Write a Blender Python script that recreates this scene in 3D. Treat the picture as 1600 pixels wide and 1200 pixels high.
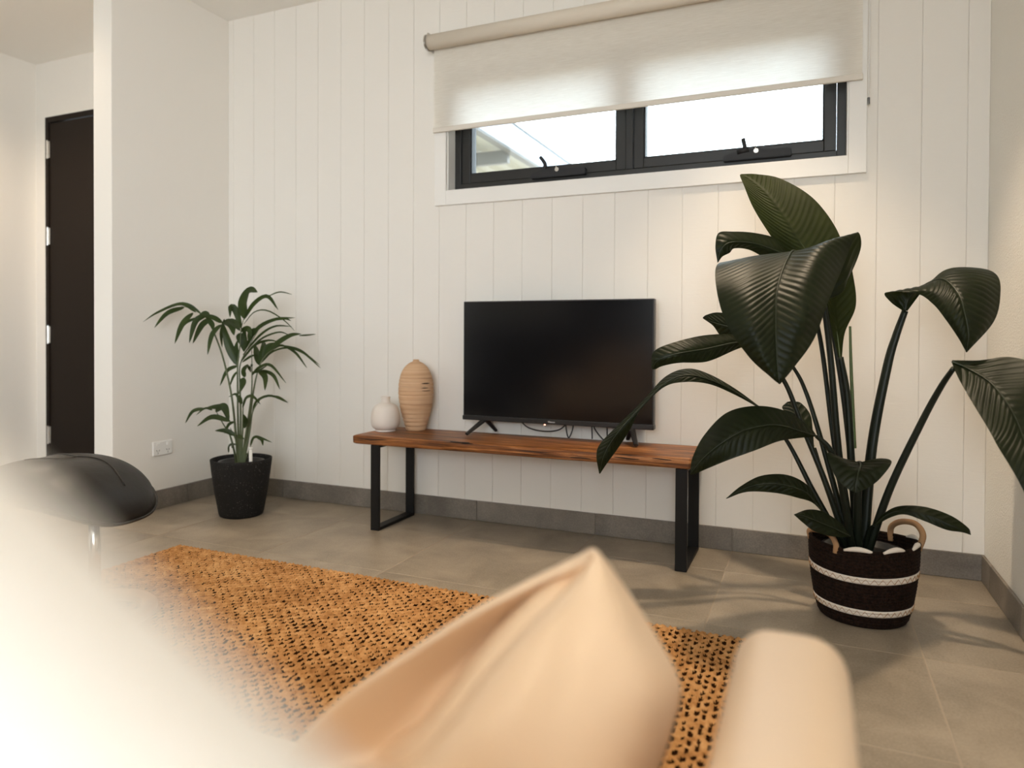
import bpy, bmesh, math, random
import numpy as np
from mathutils import Vector, Matrix
random.seed(7)
for o in list(bpy.data.objects): bpy.data.objects.remove(o)
S = bpy.context.scene
COL = S.collection
R = math.radians

# ---------------------------------------------------------------- camera
CAM_POS = Vector((3.10854, -3.08920, 0.90564))
def cam_axes(yaw, pitch, roll):
    cy, sy, cp, sp, cr, sr = math.cos(yaw), math.sin(yaw), math.cos(pitch), math.sin(pitch), math.cos(roll), math.sin(roll)
    r0 = Vector((cy, sy, 0)); f0 = Vector((-sy, cy, 0)); u0 = Vector((0, 0, 1))
    f1 = f0*cp + u0*sp; u1 = u0*cp - f0*sp
    r2 = r0*cr + u1*sr; u2 = u1*cr - r0*sr
    return r2, f1, u2
right, fwd, up = cam_axes(R(23.14637), R(-0.70007), R(0.27195))
cd = bpy.data.cameras.new('camera')
cd.sensor_fit = 'HORIZONTAL'; cd.sensor_width = 36.0; cd.lens = 1094.869/1600*36.0
cd.shift_x = 0.0; cd.shift_y = -(600-538.39)/1600
cd.clip_start = 0.01; cd.clip_end = 200
cd.dof.use_dof = True; cd.dof.focus_distance = 2.5; cd.dof.aperture_fstop = 1.8
cd.dof.aperture_blades = 0
cam = bpy.data.objects.new('camera', cd); COL.objects.link(cam)
M = Matrix.Identity(4)
for i in range(3):
    M[i][0], M[i][1], M[i][2], M[i][3] = right[i], up[i], -fwd[i], CAM_POS[i]
cam.matrix_world = M
S.camera = cam

# ---------------------------------------------------------------- light and exposure
S.view_settings.view_transform = 'Standard'; S.view_settings.look = 'None'
S.view_settings.gamma = 1.0; S.view_settings.use_curve_mapping = False
S.view_settings.exposure = 0.28
try:
    S.cycles.use_denoising = True; S.cycles.denoiser = 'OPENIMAGEDENOISE'
    S.cycles.max_bounces = 10; S.cycles.diffuse_bounces = 6; S.cycles.transparent_max_bounces = 16
    S.cycles.sample_clamp_indirect = 6.0; S.cycles.caustics_reflective = False; S.cycles.caustics_refractive = False
except Exception: pass
w = bpy.data.worlds.new('sky'); S.world = w; w.use_nodes = True
wn = w.node_tree.nodes; wl = w.node_tree.links
bg = wn['Background']; bg.inputs['Color'].default_value = (0.82, 0.91, 1.0, 1); bg.inputs['Strength'].default_value = 8.5

def area(name, loc, rot, sx, sy, power, col):
    l = bpy.data.lights.new(name, 'AREA'); l.shape = 'RECTANGLE'; l.size = sx; l.size_y = sy; l.energy = power; l.color = col
    o = bpy.data.objects.new(name, l); COL.objects.link(o); o.location = loc; o.rotation_euler = rot; return o
# added area lamps: daylight fill at assumed, unseen openings in right and rear walls
area('fill_side', (3.85, -5.7, 1.25), (0, R(90), 0), 2.2, 2.0, 118, (0.84, 0.94, 1.0))
area('fill_rear', (2.65, -6.95, 1.3), (R(90), 0, 0), 1.2, 2.2, 34, (0.86, 0.94, 1.0))
def spot(name, loc, power, col, cone=72, blend=.75, rad=.035, target=None):
    l = bpy.data.lights.new(name, 'SPOT'); l.energy = power; l.color = col; l.spot_size = R(cone); l.spot_blend = blend; l.shadow_soft_size = rad
    o = bpy.data.objects.new(name, l); COL.objects.link(o); o.location = loc
    if target: o.rotation_euler = (Vector(target)-Vector(loc)).to_track_quat('-Z', 'Y').to_euler()
    return o
WARM = (1.0, 0.79, 0.56)
DOWNLIGHTS = [((0.95, -1.4), 76), ((2.95, -.66), 120), ((0.95, -2.9), 64), ((3.52, -3.3), 52)]
CEIL = 2.712
for (x, y), p in DOWNLIGHTS:
    if y < -3: spot('downlight_lamp', (x, y, CEIL-.03), p, WARM, 70, .8, .04, (2.9, -2.35, .5))   # tilted towards the sofa
    else: spot('downlight_lamp', (x, y, CEIL-.03), p, WARM, 74 if x > 2 else 66, .8)
spot('hall_lamp', (-.85, -.9, CEIL-.03), 48, (1.0, .80, .60), 150)

# ---------------------------------------------------------------- materials
def nodes(m): return m.node_tree.nodes, m.node_tree.links
def mat(name, col, rough=.5, metal=0., spec=.5, coat=0., trans=0., sub=0.):
    m = bpy.data.materials.new(name); m.use_nodes = True
    b = m.node_tree.nodes['Principled BSDF']
    b.inputs['Base Color'].default_value = (*col, 1); b.inputs['Roughness'].default_value = rough
    b.inputs['Metallic'].default_value = metal; b.inputs['Specular IOR Level'].default_value = spec
    b.inputs['Coat Weight'].default_value = coat
    return m
def coords(m, kind='Object', scale=(1, 1, 1)):
    n, l = nodes(m); t = n.new('ShaderNodeTexCoord'); mp = n.new('ShaderNodeMapping'); mp.inputs['Scale'].default_value = scale
    l.new(t.outputs[kind], mp.inputs['Vector']); return mp.outputs['Vector']
def noise(m, vec, scale, detail=3, rough=.55, dist=0.):
    n, l = nodes(m); t = n.new('ShaderNodeTexNoise'); t.inputs['Scale'].default_value = scale; t.inputs['Detail'].default_value = detail
    t.inputs['Roughness'].default_value = rough; t.inputs['Distortion'].default_value = dist
    if vec: l.new(vec, t.inputs['Vector'])
    return t.outputs['Fac']
def ramp(m, fac, stops):
    n, l = nodes(m); r = n.new('ShaderNodeValToRGB'); e = r.color_ramp.elements
    e[0].position, e[0].color = stops[0][0], (*stops[0][1], 1); e[1].position, e[1].color = stops[-1][0], (*stops[-1][1], 1)
    for p, c in stops[1:-1]:
        q = e.new(p); q.color = (*c, 1)
    l.new(fac, r.inputs['Fac']); return r.outputs['Color']
def bump(m, fac, strength, dist):
    n, l = nodes(m); b = n.new('ShaderNodeBump'); b.inputs['Strength'].default_value = strength; b.inputs['Distance'].default_value = dist
    l.new(fac, b.inputs['Height']); p = n['Principled BSDF']
    if p.inputs['Normal'].is_linked: l.new(p.inputs['Normal'].links[0].from_socket, b.inputs['Normal'])
    l.new(b.outputs['Normal'], p.inputs['Normal'])
def setcol(m, sock): m.node_tree.links.new(sock, m.node_tree.nodes['Principled BSDF'].inputs['Base Color'])
def objrand(m):
    n, l = nodes(m); return n.new('ShaderNodeObjectInfo').outputs['Random']
def addm(m, a, b, op='ADD'):
    n, l = nodes(m); q = n.new('ShaderNodeMath'); q.operation = op
    for i, v in enumerate((a, b)):
        if isinstance(v, (int, float)): q.inputs[i].default_value = v
        else: l.new(v, q.inputs[i])
    return q.outputs[0]
MT = {}
# painted plasterboard, smooth
m = MT['paint'] = mat('white_wall_paint', (.80, .764, .708), .6, spec=.3)
v = coords(m); bump(m, noise(m, v, 220, 2), .06, .002)
m = MT['ceiling'] = mat('white_ceiling_paint', (.88, .86, .82), .8, spec=.2)
m = MT['paint_rough'] = mat('rolled_wall_paint', (.88, .86, .80), .65, spec=.3)
v = coords(m); bump(m, noise(m, v, 130, 4, .7), .8, .005)
# rough sawn cladding: fine relief running across the board
m = MT['plank'] = mat('white_sawn_board', (.80, .764, .708), .6, spec=.3)
v = coords(m, scale=(14, 1, 120)); bump(m, noise(m, v, 1.0, 5, .7), .22, .003)
v = coords(m, scale=(9, 1, 9)); bump(m, noise(m, v, 1.6, 3, .6, 2.5), .10, .004)
m = MT['trim'] = mat('white_trim_paint', (.82, .80, .765), .4, spec=.4)
# porcelain floor tile and grout
def stone(name, dark, mid, light, rough):
    m = mat(name, mid, rough, spec=.4)
    v = coords(m)
    r = objrand(m); n, l = nodes(m)
    off = n.new('ShaderNodeVectorMath'); off.operation = 'ADD'
    cmb = n.new('ShaderNodeCombineXYZ'); l.new(addm(m, r, 37., 'MULTIPLY'), cmb.inputs[0]); l.new(addm(m, r, 17., 'MULTIPLY'), cmb.inputs[1])
    l.new(v, off.inputs[0]); l.new(cmb.outputs[0], off.inputs[1])
    f = addm(m, addm(m, noise(m, off.outputs[0], 5, 6, .62, .4), .6, 'MULTIPLY'), addm(m, noise(m, off.outputs[0], 160, 3, .6), .4, 'MULTIPLY'))
    f2 = addm(m, f, addm(m, r, .06, 'MULTIPLY'))
    setcol(m, ramp(m, f2, [(.38, dark), (.52, mid), (.67, light)]))
    bump(m, noise(m, off.outputs[0], 90, 4), .08, .002)
    return m
MT['tile'] = stone('grey_brown_porcelain', (.19, .158, .120), (.265, .222, .170), (.345, .29, .225), .40)
MT['skirt'] = stone('grey_skirting_porcelain', (.125, .108, .090), (.172, .150, .126), (.24, .21, .178), .5)
MT['grout'] = mat('pale_grout', (.37, .31, .245), .9, spec=.1)
# bench wood
m = MT['wood'] = mat('recycled_hardwood', (.36, .15, .05), .42, spec=.4)
v = coords(m, scale=(1.1, 10, 34))
g = noise(m, v, 1.6, 8, .68, 1.6)
g2 = noise(m, coords(m, scale=(3, 60, 120)), 1.0, 4, .6)
f = addm(m, addm(m, g, .75, 'MULTIPLY'), addm(m, g2, .25, 'MULTIPLY'))
setcol(m, ramp(m, f, [(.38, (.016, .005, .0015)), (.45, (.12, .038, .008)), (.53, (.27, .098, .024)), (.62, (.48, .22, .08))]))
bump(m, f, .35, .006)
MT['crack'] = mat('dark_wood_void', (.012, .006, .003), .9)
m = MT['black_metal'] = mat('black_powder_coat', (.006, .006, .006), .5, spec=.25); bump(m, noise(m, coords(m), 500, 2), .05, .001)
MT['alu'] = mat('charcoal_aluminium', (.022, .021, .020), .38, spec=.4)
MT['gasket'] = mat('black_gasket', (.008, .008, .010), .6)
MT['tv_screen'] = mat('black_tv_glass', (.002, .002, .003), .16, spec=.5)
MT['tv_plastic'] = mat('black_tv_plastic', (.012, .012, .013), .35)
MT['white_print'] = mat('white_print', (.8, .8, .8), .5)
m = MT['led'] = mat('red_indicator', (.8, .1, .05), .4)
m.node_tree.nodes['Principled BSDF'].inputs['Emission Color'].default_value = (1, .45, .3, 1)
m.node_tree.nodes['Principled BSDF'].inputs['Emission Strength'].default_value = 3.
MT['cable'] = mat('black_cable', (.01, .01, .01), .5)
# glass: clear with a faint mirror
m = MT['glass'] = bpy.data.materials.new('window_glass'); m.use_nodes = True
n, l = nodes(m); n.remove(n['Principled BSDF'])
tr = n.new('ShaderNodeBsdfTransparent'); tr.inputs['Color'].default_value = (.95, .98, .97, 1)
gl = n.new('ShaderNodeBsdfGlossy'); gl.inputs['Roughness'].default_value = .02
fr = n.new('ShaderNodeFresnel'); fr.inputs['IOR'].default_value = 1.45
mx = n.new('ShaderNodeMixShader'); l.new(fr.outputs[0], mx.inputs[0]); l.new(tr.outputs[0], mx.inputs[1]); l.new(gl.outputs[0], mx.inputs[2])
l.new(mx.outputs[0], n['Material Output'].inputs['Surface'])
# roller blind cloth, lets daylight through
m = MT['blind'] = bpy.data.materials.new('roller_blind_cloth'); m.use_nodes = True
n, l = nodes(m); b = n['Principled BSDF']; b.inputs['Roughness'].default_value = .9; b.inputs['Specular IOR Level'].default_value = .1
v = coords(m, scale=(6, 1, 150)); f = noise(m, v, 2.2, 4, .7)
c = ramp(m, f, [(.3, (.84, .775, .675)), (.7, (.93, .875, .785))]); l.new(c, b.inputs['Base Color'])
tl = n.new('ShaderNodeBsdfTranslucent'); c2 = ramp(m, f, [(.3, (.66, .67, .66)), (.7, (.84, .86, .86))]); l.new(c2, tl.inputs['Color'])
mx = n.new('ShaderNodeMixShader'); mx.inputs[0].default_value = .34
l.new(b.outputs[0], mx.inputs[1]); l.new(tl.outputs[0], mx.inputs[2]); l.new(mx.outputs[0], n['Material Output'].inputs['Surface'])
m = MT['blind_solid'] = mat('roller_blind_roll', (.70, .63, .53), .85, spec=.1); bump(m, noise(m, coords(m, scale=(4, 60, 60)), 6, 3), .15, .002)
MT['rail'] = mat('blind_rail', (.70, .65, .575), .6)
MT['chrome'] = mat('steel', (.62, .60, .57), .25, metal=1.)
MT['white_plastic'] = mat('white_plastic', (.80, .785, .75), .35)
MT['slot'] = mat('dark_slot', (.05, .045, .04), .8)
# door
m = MT['door'] = mat('dark_brown_door', (.014, .009, .006), .55, spec=.15); bump(m, noise(m, coords(m, scale=(60, 1, 3)), 3, 4), .06, .002)
# ceramic
m = MT['terracotta'] = mat('ribbed_tan_ceramic', (.52, .345, .215), .75, spec=.25)
v = coords(m, scale=(.6, .6, 42)); f = noise(m, v, 1.5, 5, .6, .5)
setcol(m, ramp(m, f, [(.30, (.36, .205, .11)), (.42, (.58, .36, .21)), (.7, (.68, .46, .29))])); bump(m, f, .35, .004)
m = MT['white_ceramic'] = mat('cream_ceramic', (.74, .68, .62), .5, spec=.35); bump(m, noise(m, coords(m), 60, 4), .06, .002)
# jute
m = MT['jute'] = mat('jute', (.50, .24, .075), .9, spec=.15)
v = coords(m); f = addm(m, addm(m, noise(m, v, 38, 3), .6, 'MULTIPLY'), addm(m, noise(m, v, 3.2, 2), .4, 'MULTIPLY'))
setcol(m, ramp(m, f, [(.36, (.30, .138, .045)), (.5, (.46, .235, .088)), (.66, (.60, .35, .155))]))
bump(m, noise(m, coords(m, scale=(300, 300, 300)), 1, 2), .4, .002)
MT['jute_back'] = mat('dark_jute_backing', (.035, .013, .004), .95, spec=.05)  # dark brown backing sheet, visible through the holes of the weave
# leather
m = MT['tan'] = mat('tan_leather', (.77, .585, .41), .42, spec=.45)
bump(m, noise(m, coords(m), 160, 4, .6), .10, .002); bump(m, noise(m, coords(m), 9, 2), .10, .01)
m = MT['black_leather'] = mat('black_leather', (.012, .010, .008), .42, spec=.32)
bump(m, noise(m, coords(m), 170, 4, .6), .12, .002); bump(m, noise(m, coords(m), 11, 3), .22, .012)
m = MT['linen'] = mat('white_linen', (.78, .78, .775), .9, spec=.1); bump(m, noise(m, coords(m), 300, 3), .1, .002)
m = MT['bentwood'] = mat('honey_bentwood', (.55, .28, .10), .45); v = coords(m, scale=(3, 3, 40)); setcol(m, ramp(m, noise(m, v, 3, 4), [(.35, (.42, .19, .06)), (.65, (.62, .33, .13))]))
# pots
m = MT['pot'] = mat('charcoal_speckled_pot', (.016, .0155, .015), .75, spec=.2)
f = noise(m, coords(m), 170, 2, .6); setcol(m, ramp(m, f, [(.58, (.014, .0135, .013)), (.67, (.026, .025, .024)), (.73, (.20, .19, .18))])); bump(m, f, .15, .002)
m = MT['nursery_pot'] = mat('black_nursery_pot', (.008, .008, .008), .3)
m = MT['soil'] = mat('dark_soil', (.012, .009, .007), .95); bump(m, noise(m, coords(m), 60, 5, .7), 1., .01)
m = MT['seagrass'] = mat('dark_brown_rope', (.02, .009, .005), .85, spec=.15)
f = noise(m, coords(m), 120, 3); setcol(m, ramp(m, f, [(.35, (.0055, .0026, .0016)), (.65, (.022, .010, .006))])); bump(m, noise(m, coords(m, scale=(1, 1, 1.6)), 190, 2), .9, .006)
MT['white_rope'] = mat('white_rope', (.72, .66, .59), .8, spec=.2)
MT['tan_rope'] = mat('tan_rope', (.36, .21, .11), .8, spec=.2); bump(MT['tan_rope'], noise(MT['tan_rope'], coords(MT['tan_rope']), 90, 3), .4, .003)
def leafmat(name, c1, c2, rough, tl_col, tl_w, spec=.22):
    m = mat(name, c1, rough, spec=spec); n, l = nodes(m)
    f = noise(m, coords(m), 14, 4); setcol(m, ramp(m, f, [(.35, c1), (.7, c2)])); bump(m, noise(m, coords(m), 120, 3), .08, .002)
    t = n.new('ShaderNodeBsdfTranslucent'); t.inputs['Color'].default_value = (*tl_col, 1)
    x = n.new('ShaderNodeMixShader'); x.inputs[0].default_value = tl_w
    l.new(n['Principled BSDF'].outputs[0], x.inputs[1]); l.new(t.outputs[0], x.inputs[2]); l.new(x.outputs[0], n['Material Output'].inputs['Surface']); return m
MT['leaf_dark'] = leafmat('dark_glossy_leaf', (.0065, .0095, .0035), (.012, .016, .006), .42, (.05, .075, .014), .10, .15)
MT['leaf_young'] = leafmat('mid_green_leaf', (.012, .0165, .003), (.019, .025, .005), .56, (.06, .08, .012), .18, .12)  # a brighter green than the dark blades, used for two leaves
MT['midrib'] = mat('leaf_midrib', (.10, .13, .045), .5); MT['midrib_dark'] = mat('dark_leaf_midrib', (.016, .024, .010), .42)
MT['stalk_dark'] = mat('dark_green_stalk', (.006, .010, .005), .45, spec=.3); MT['stalk_young'] = mat('green_stalk', (.075, .11, .03), .45)
MT['palm'] = leafmat('palm_leaflet', (.019, .031, .009), (.036, .054, .015), .42, (.12, .19, .04), .18)
MT['palm_stem'] = mat('palm_stem', (.085, .105, .045), .5)
MT['roof_sheet'] = mat('patio_roof_sheet', (.42, .42, .37), .5); MT['fascia'] = mat('white_fascia', (.19, .225, .29), .35); MT['steel_grey'] = mat('grey_purlin', (.16, .16, .155), .5)
MT['dark_joinery'] = mat('dark_joinery', (.03, .024, .02), .5)
m = MT['gauge'] = mat('clear_plastic', (.75, .75, .72), .2)
m = MT['lamp_glow'] = mat('lamp_lens', (1, 1, 1), .4); b = m.node_tree.nodes['Principled BSDF']; b.inputs['Emission Color'].default_value = (1, .82, .6, 1); b.inputs['Emission Strength'].default_value = 4

# ---------------------------------------------------------------- mesh helpers
def put(name, bm_or_me, material, parent=None, smooth=False, **props):
    if isinstance(bm_or_me, bmesh.types.BMesh):
        me = bpy.data.meshes.new(name); bm_or_me.normal_update(); bm_or_me.to_mesh(me); bm_or_me.free()
    else: me = bm_or_me
    if material and not me.materials: me.materials.append(MT[material])
    if smooth:
        me.polygons.foreach_set('use_smooth', [True]*len(me.polygons))
    o = bpy.data.objects.new(name, me); COL.objects.link(o)
    if parent: o.parent = parent
    for k, v in props.items(): o[k] = v
    return o
def place(o, loc):   # move a parentless, world-built mesh so that its origin is at loc
    o.data.transform(Matrix.Translation(-Vector(loc))); o.location = loc; return o
def thing(name, label, cat, loc=(0, 0, 0), group=None):
    o = bpy.data.objects.new(name, None); COL.objects.link(o); o.location = loc; o.empty_display_size = .1
    o['label'] = label; o['category'] = cat
    if group: o['group'] = group
    return o
def child(name, bm, material, parent, smooth=False, **props):
    """world-space mesh parented under an unrotated thing"""
    o = put(name, bm, material, None, smooth, **props); p = parent; off = Vector((0, 0, 0))
    while p: off += p.location; p = p.parent
    o.data.transform(Matrix.Translation(-off)); o.parent = parent; return o
def box(bm, x0, x1, y0, y1, z0, z1, bev=0., seg=2):
    r = bmesh.ops.create_cube(bm, size=1.0)
    vs = r['verts']
    for v in vs: v.co = Vector((x0+(v.co.x+.5)*(x1-x0), y0+(v.co.y+.5)*(y1-y0), z0+(v.co.z+.5)*(z1-z0)))
    if bev > 0:
        es = list({e for v in vs for e in v.link_edges})
        bmesh.ops.bevel(bm, geom=es, offset=bev, segments=seg, profile=.5, affect='EDGES')
    return bm
def B(*a, **k): return box(bmesh.new(), *a, **k)
def lathe(bm, prof, c=(0, 0, 0), n=48, sx=1., sy=1., cap=True):
    rings = []
    for r, z in prof:
        rings.append([bm.verts.new((c[0]+r*sx*math.cos(2*math.pi*i/n), c[1]+r*sy*math.sin(2*math.pi*i/n), c[2]+z)) for i in range(n)])
    for a, b in zip(rings, rings[1:]):
        for i in range(n): bm.faces.new((a[i], a[(i+1) % n], b[(i+1) % n], b[i]))
    if cap:
        if prof[0][0] > 1e-5: bm.faces.new(rings[0][::-1])
        if prof[-1][0] > 1e-5: bm.faces.new(rings[-1])
    return bm
def spline(P, n):
    """Catmull-Rom through the points"""
    P = [np.array(p, float) for p in P]
    if len(P) == 2: return [P[0]*(1-t)+P[1]*t for t in np.linspace(0, 1, n)]
    Q = [2*P[0]-P[1]]+P+[2*P[-1]-P[-2]]; out = []
    for t in np.linspace(0, len(P)-1, n):
        i = min(int(t), len(P)-2); s = t-i; a, b, c, d = Q[i:i+4]
        out.append(.5*((2*b)+(-a+c)*s+(2*a-5*b+4*c-d)*s*s+(-a+3*b-3*c+d)*s**3))
    return out
def tube(bm, pts, rad, n=8, closed=False, flat=1.):
    pts = [Vector(p) for p in pts]; rings = []; N = len(pts)
    rf = rad if callable(rad) else (lambda t: rad)
    prev = None
    for i, p in enumerate(pts):
        a = pts[(i-1) % N] if (closed or i > 0) else p; b = pts[(i+1) % N] if (closed or i < N-1) else p
        d = (b-a).normalized()
        if prev is None:
            u = d.cross(Vector((0, 0, 1)));
            if u.length < 1e-3: u = d.cross(Vector((1, 0, 0)))
        else: u = prev-d*prev.dot(d)
        u.normalize(); w_ = d.cross(u).normalized(); prev = u
        r = rf(i/max(1, N-1))
        rings.append([bm.verts.new(p+u*(r*math.cos(2*math.pi*k/n))+w_*(r*flat*math.sin(2*math.pi*k/n))) for k in range(n)])
    pairs = list(zip(rings, rings[1:])) + ([(rings[-1], rings[0])] if closed else [])
    for A, Bb in pairs:
        for k in range(n): bm.faces.new((A[k], A[(k+1) % n], Bb[(k+1) % n], Bb[k]))
    if not closed:
        bm.faces.new(rings[0][::-1]); bm.faces.new(rings[-1])
    return bm
def grid_eval(rows, nu, nv):
    cols = [spline(r, nv) for r in rows]
    lines = [spline([c[j] for c in cols], nu) for j in range(nv)]
    return np.array([[lines[j][i] for j in range(nv)] for i in range(nu)])
def blade(rows, nu=110, nv=25, amp=.0021, pitch=.0235):
    """leaf blade over a control net, with raised side veins sweeping to the tip"""
    g = grid_eval(rows, nu, nv); ln = np.linalg.norm(np.diff(g, axis=0), axis=2)[:, nv//2].sum()
    nu = int(min(320, max(90, ln/.0024))); nv = 45 if len(rows[0]) == 3 else 97; g = grid_eval(rows, nu, nv)
    du = np.gradient(g, axis=0); dv = np.gradient(g, axis=1); nn = np.cross(du, dv); nn /= (np.linalg.norm(nn, axis=2, keepdims=True)+1e-9)
    mid = g[:, nv//2]; L = np.concatenate([[0], np.cumsum(np.linalg.norm(np.diff(mid, axis=0), axis=1))])
    side = np.linalg.norm(g-mid[:, None], axis=2)
    ph = (L[:, None]-.95*side)/pitch*2*math.pi
    wdt = np.minimum(1, np.linalg.norm(g[:, 0]-g[:, -1], axis=1)/.05)[:, None]
    vv = np.abs(np.linspace(-1, 1, nv))[None, :]; hgt = -amp*(.5+.5*np.cos(ph))**2*wdt*np.minimum(1, side/.012)*(1-vv**5)
    hgt = hgt-.0022*np.exp(-(side/.006)**2)*wdt
    g = g+nn*hgt[:, :, None]
    bm = bmesh.new(); vs = [[bm.verts.new(g[i, j]) for j in range(nv)] for i in range(nu)]
    for i in range(nu-1):
        for j in range(nv-1): bm.faces.new((vs[i][j], vs[i+1][j], vs[i+1][j+1], vs[i][j+1]))
    return bm, [mid[i]+nn[i, nv//2]*.0006 for i in range(nu)], nn[:, nv//2]
def structure(o): o['kind'] = 'structure'; return o

# ================================================================ SETTING
XR = 3.709
# ---- floor: grout bed with every tile its own piece
floor = structure(put('floor', B(-1.75, XR+.1, -7.1, .05, -.06, -.0006), 'grout'))
xs = [1.609+.6*k for k in range(-6, 5)]; ys = [-.2843-.535*k for k in range(0, 13)]
xe = [-1.72]+[x for x in xs if -1.6 < x < XR-.05]+[XR]; ye = [0.0]+ys+[-7.05]
tile_cache = {}
def tile_mesh(w_, d_):
    k = (round(w_, 3), round(d_, 3))
    if k not in tile_cache:
        bm = B(-w_/2, w_/2, -d_/2, d_/2, -.012, 0.0)
        es = [e for e in bm.edges if all(abs(v.co.z) < 1e-6 for v in e.verts)]
        bmesh.ops.bevel(bm, geom=es, offset=.0005, segments=1, affect='EDGES')
        me = bpy.data.meshes.new('floor_tile'); bm.to_mesh(me); bm.free(); me.materials.append(MT['tile']); tile_cache[k] = me
    return tile_cache[k]
for a, b in zip(xe, xe[1:]):
    for c, d in zip(ye, ye[1:]):
        o = bpy.data.objects.new('floor_tile', tile_mesh(b-a-.0040, abs(d-c)-.0040)); COL.objects.link(o); o.parent = floor
        o.location = ((a+b)/2, (c+d)/2, random.uniform(-.0003, .0003))
structure(put('ceiling', B(-1.75, XR+.15, -7.1, .2, CEIL, CEIL+.1), 'ceiling'))
# ---- back wall: backing with a window opening, faced with vertical boards
OX0, OX1, OZ0, OZ1 = 1.433, 3.236, 1.624, 2.20
bm = bmesh.new(); WB = .013
for q in ((-.1, OX0, 0, CEIL), (OX1, XR+.12, 0, CEIL), (OX0, OX1, 0, OZ0), (OX0, OX1, OZ1, CEIL)): box(bm, q[0], q[1], .0035, .17, q[2], q[3])
wall_back = structure(put('wall_back', bm, 'paint'))
pl_cache = {}
def plank_mesh(w_, h_):
    k = (round(w_, 3), round(h_, 3))
    if k not in pl_cache:
        bm = B(-w_/2, w_/2, 0, .0034, 0, h_)
        es = [e for e in bm.edges if all(abs(v.co.y) < 1e-6 for v in e.verts) and abs(e.verts[0].co.z-e.verts[1].co.z) > .01]
        bmesh.ops.bevel(bm, geom=es, offset=.0014, segments=1, affect='EDGES')
        me = bpy.data.meshes.new('plank'); bm.to_mesh(me); bm.free(); me.materials.append(MT['plank']); pl_cache[k] = me
    return pl_cache[k]
gx = [.4884+.15*k for k in range(-3, 23)]; gx = [0.0]+[g for g in gx if .02 < g < XR-.02]+[XR]
def add_plank(a, b, z0, z1):
    o = bpy.data.objects.new('plank', plank_mesh(b-a-.0012, z1-z0)); COL.objects.link(o); o.parent = wall_back; o.location = ((a+b)/2, 0, z0)
for a, b in zip(gx, gx[1:]):
    if b <= OX0 or a >= OX1: add_plank(a, b, .09, CEIL)
    else:
        add_plank(a, b, .09, OZ0); add_plank(a, b, OZ1, CEIL)
        if a < OX0: add_plank(a, OX0, OZ0, OZ1)
        if b > OX1: add_plank(OX1, b, OZ0, OZ1)
# ---- other walls
structure(put('wall_left', B(-.128, 0, -.735, .012, 0, CEIL, bev=.003, seg=2), 'paint'))
bm = bmesh.new()
for q in ((-4.6, .15, 0, CEIL), (-7.1, -6.8, 0, CEIL), (-6.8, -4.6, 2.35, CEIL)): box(bm, XR, XR+.12, q[0], q[1], q[2], q[3])
structure(put('wall_right', bm, 'paint_rough'))
bm = bmesh.new(); DX0, DX1, DZ = -1.605, -.742, 2.347
for q in ((-1.72, DX0, 0, CEIL), (DX1, -.128, 0, CEIL), (DX0, DX1, DZ, CEIL)): box(bm, q[0], q[1], 0, .12, q[2], q[3])
structure(put('wall_hall', bm, 'paint'))
structure(put('wall_far_left', B(-1.82, -1.705, -7.1, .12, 0, CEIL), 'paint'))
bm = bmesh.new()
for q in ((-1.72, 2.0, 0, CEIL), (3.3, XR, 0, CEIL), (2.0, 3.3, 2.35, CEIL)): box(bm, q[0], q[1], -7.12, -7.0, q[2], q[3])
structure(put('wall_rear', bm, 'paint'))
# dark kitchen joinery, only met in the television's mirror image
kc = thing('kitchen_cabinet', 'dark kitchen cabinets behind the viewer, mirrored in the television screen', 'cabinet', (0, -6.7, 0))
child('carcass', B(-1.68, .3, -6.98, -6.42, .0, 1.06, bev=.004), 'dark_joinery', kc)
child('tall_carcass', B(.302, 1.25, -6.98, -6.42, .0, 2.3, bev=.004), 'dark_joinery', kc)
for i in range(5): child('cabinet_door', B(-1.67+i*.585, -1.67+i*.585+.577, -6.42, -6.40, .12, 1.04 if i < 3 else 2.28, bev=.003), 'dark_joinery', kc)
# ---- skirting tiles
def skirting(name, pieces, axis):
    base = structure(put(name, pieces[0], 'grout'))
    return base
sk_h, sk_t = .098, .011
bb = structure(put('baseboard_back', B(.0, XR, -.005, .0, 0, sk_h-.002), 'grout'))
ex = [0.0]+[1.609+.6*k for k in range(-2, 4)]+[XR]
for a, b in zip(ex, ex[1:]):
    put('skirting_tile', B(a+.001, b-.001, -sk_t, -.0005, .001, sk_h, bev=.0012, seg=1), 'skirt', bb)
bl = structure(put('baseboard_left', B(.0, .005, -.735, -sk_t, 0, sk_h-.002), 'grout'))
for a, b in ((-.735, -.30), (-.30, -sk_t)): put('skirting_tile', B(.0005, sk_t, a+.001, b-.001, .001, sk_h, bev=.0012, seg=1), 'skirt', bl)
br = structure(put('baseboard_right', B(XR-.005, XR, -3.3, -sk_t, 0, sk_h-.002), 'grout'))
for a, b in ((-3.3, -2.35), (-2.35, -1.75), (-1.75, -1.15), (-1.15, -.55), (-.55, -.141), (-.141, -sk_t)):
    put('skirting_tile', B(XR-sk_t, XR-.0005, a+.001, b-.001, .001, sk_h, bev=.0012, seg=1), 'skirt', br)
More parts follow.
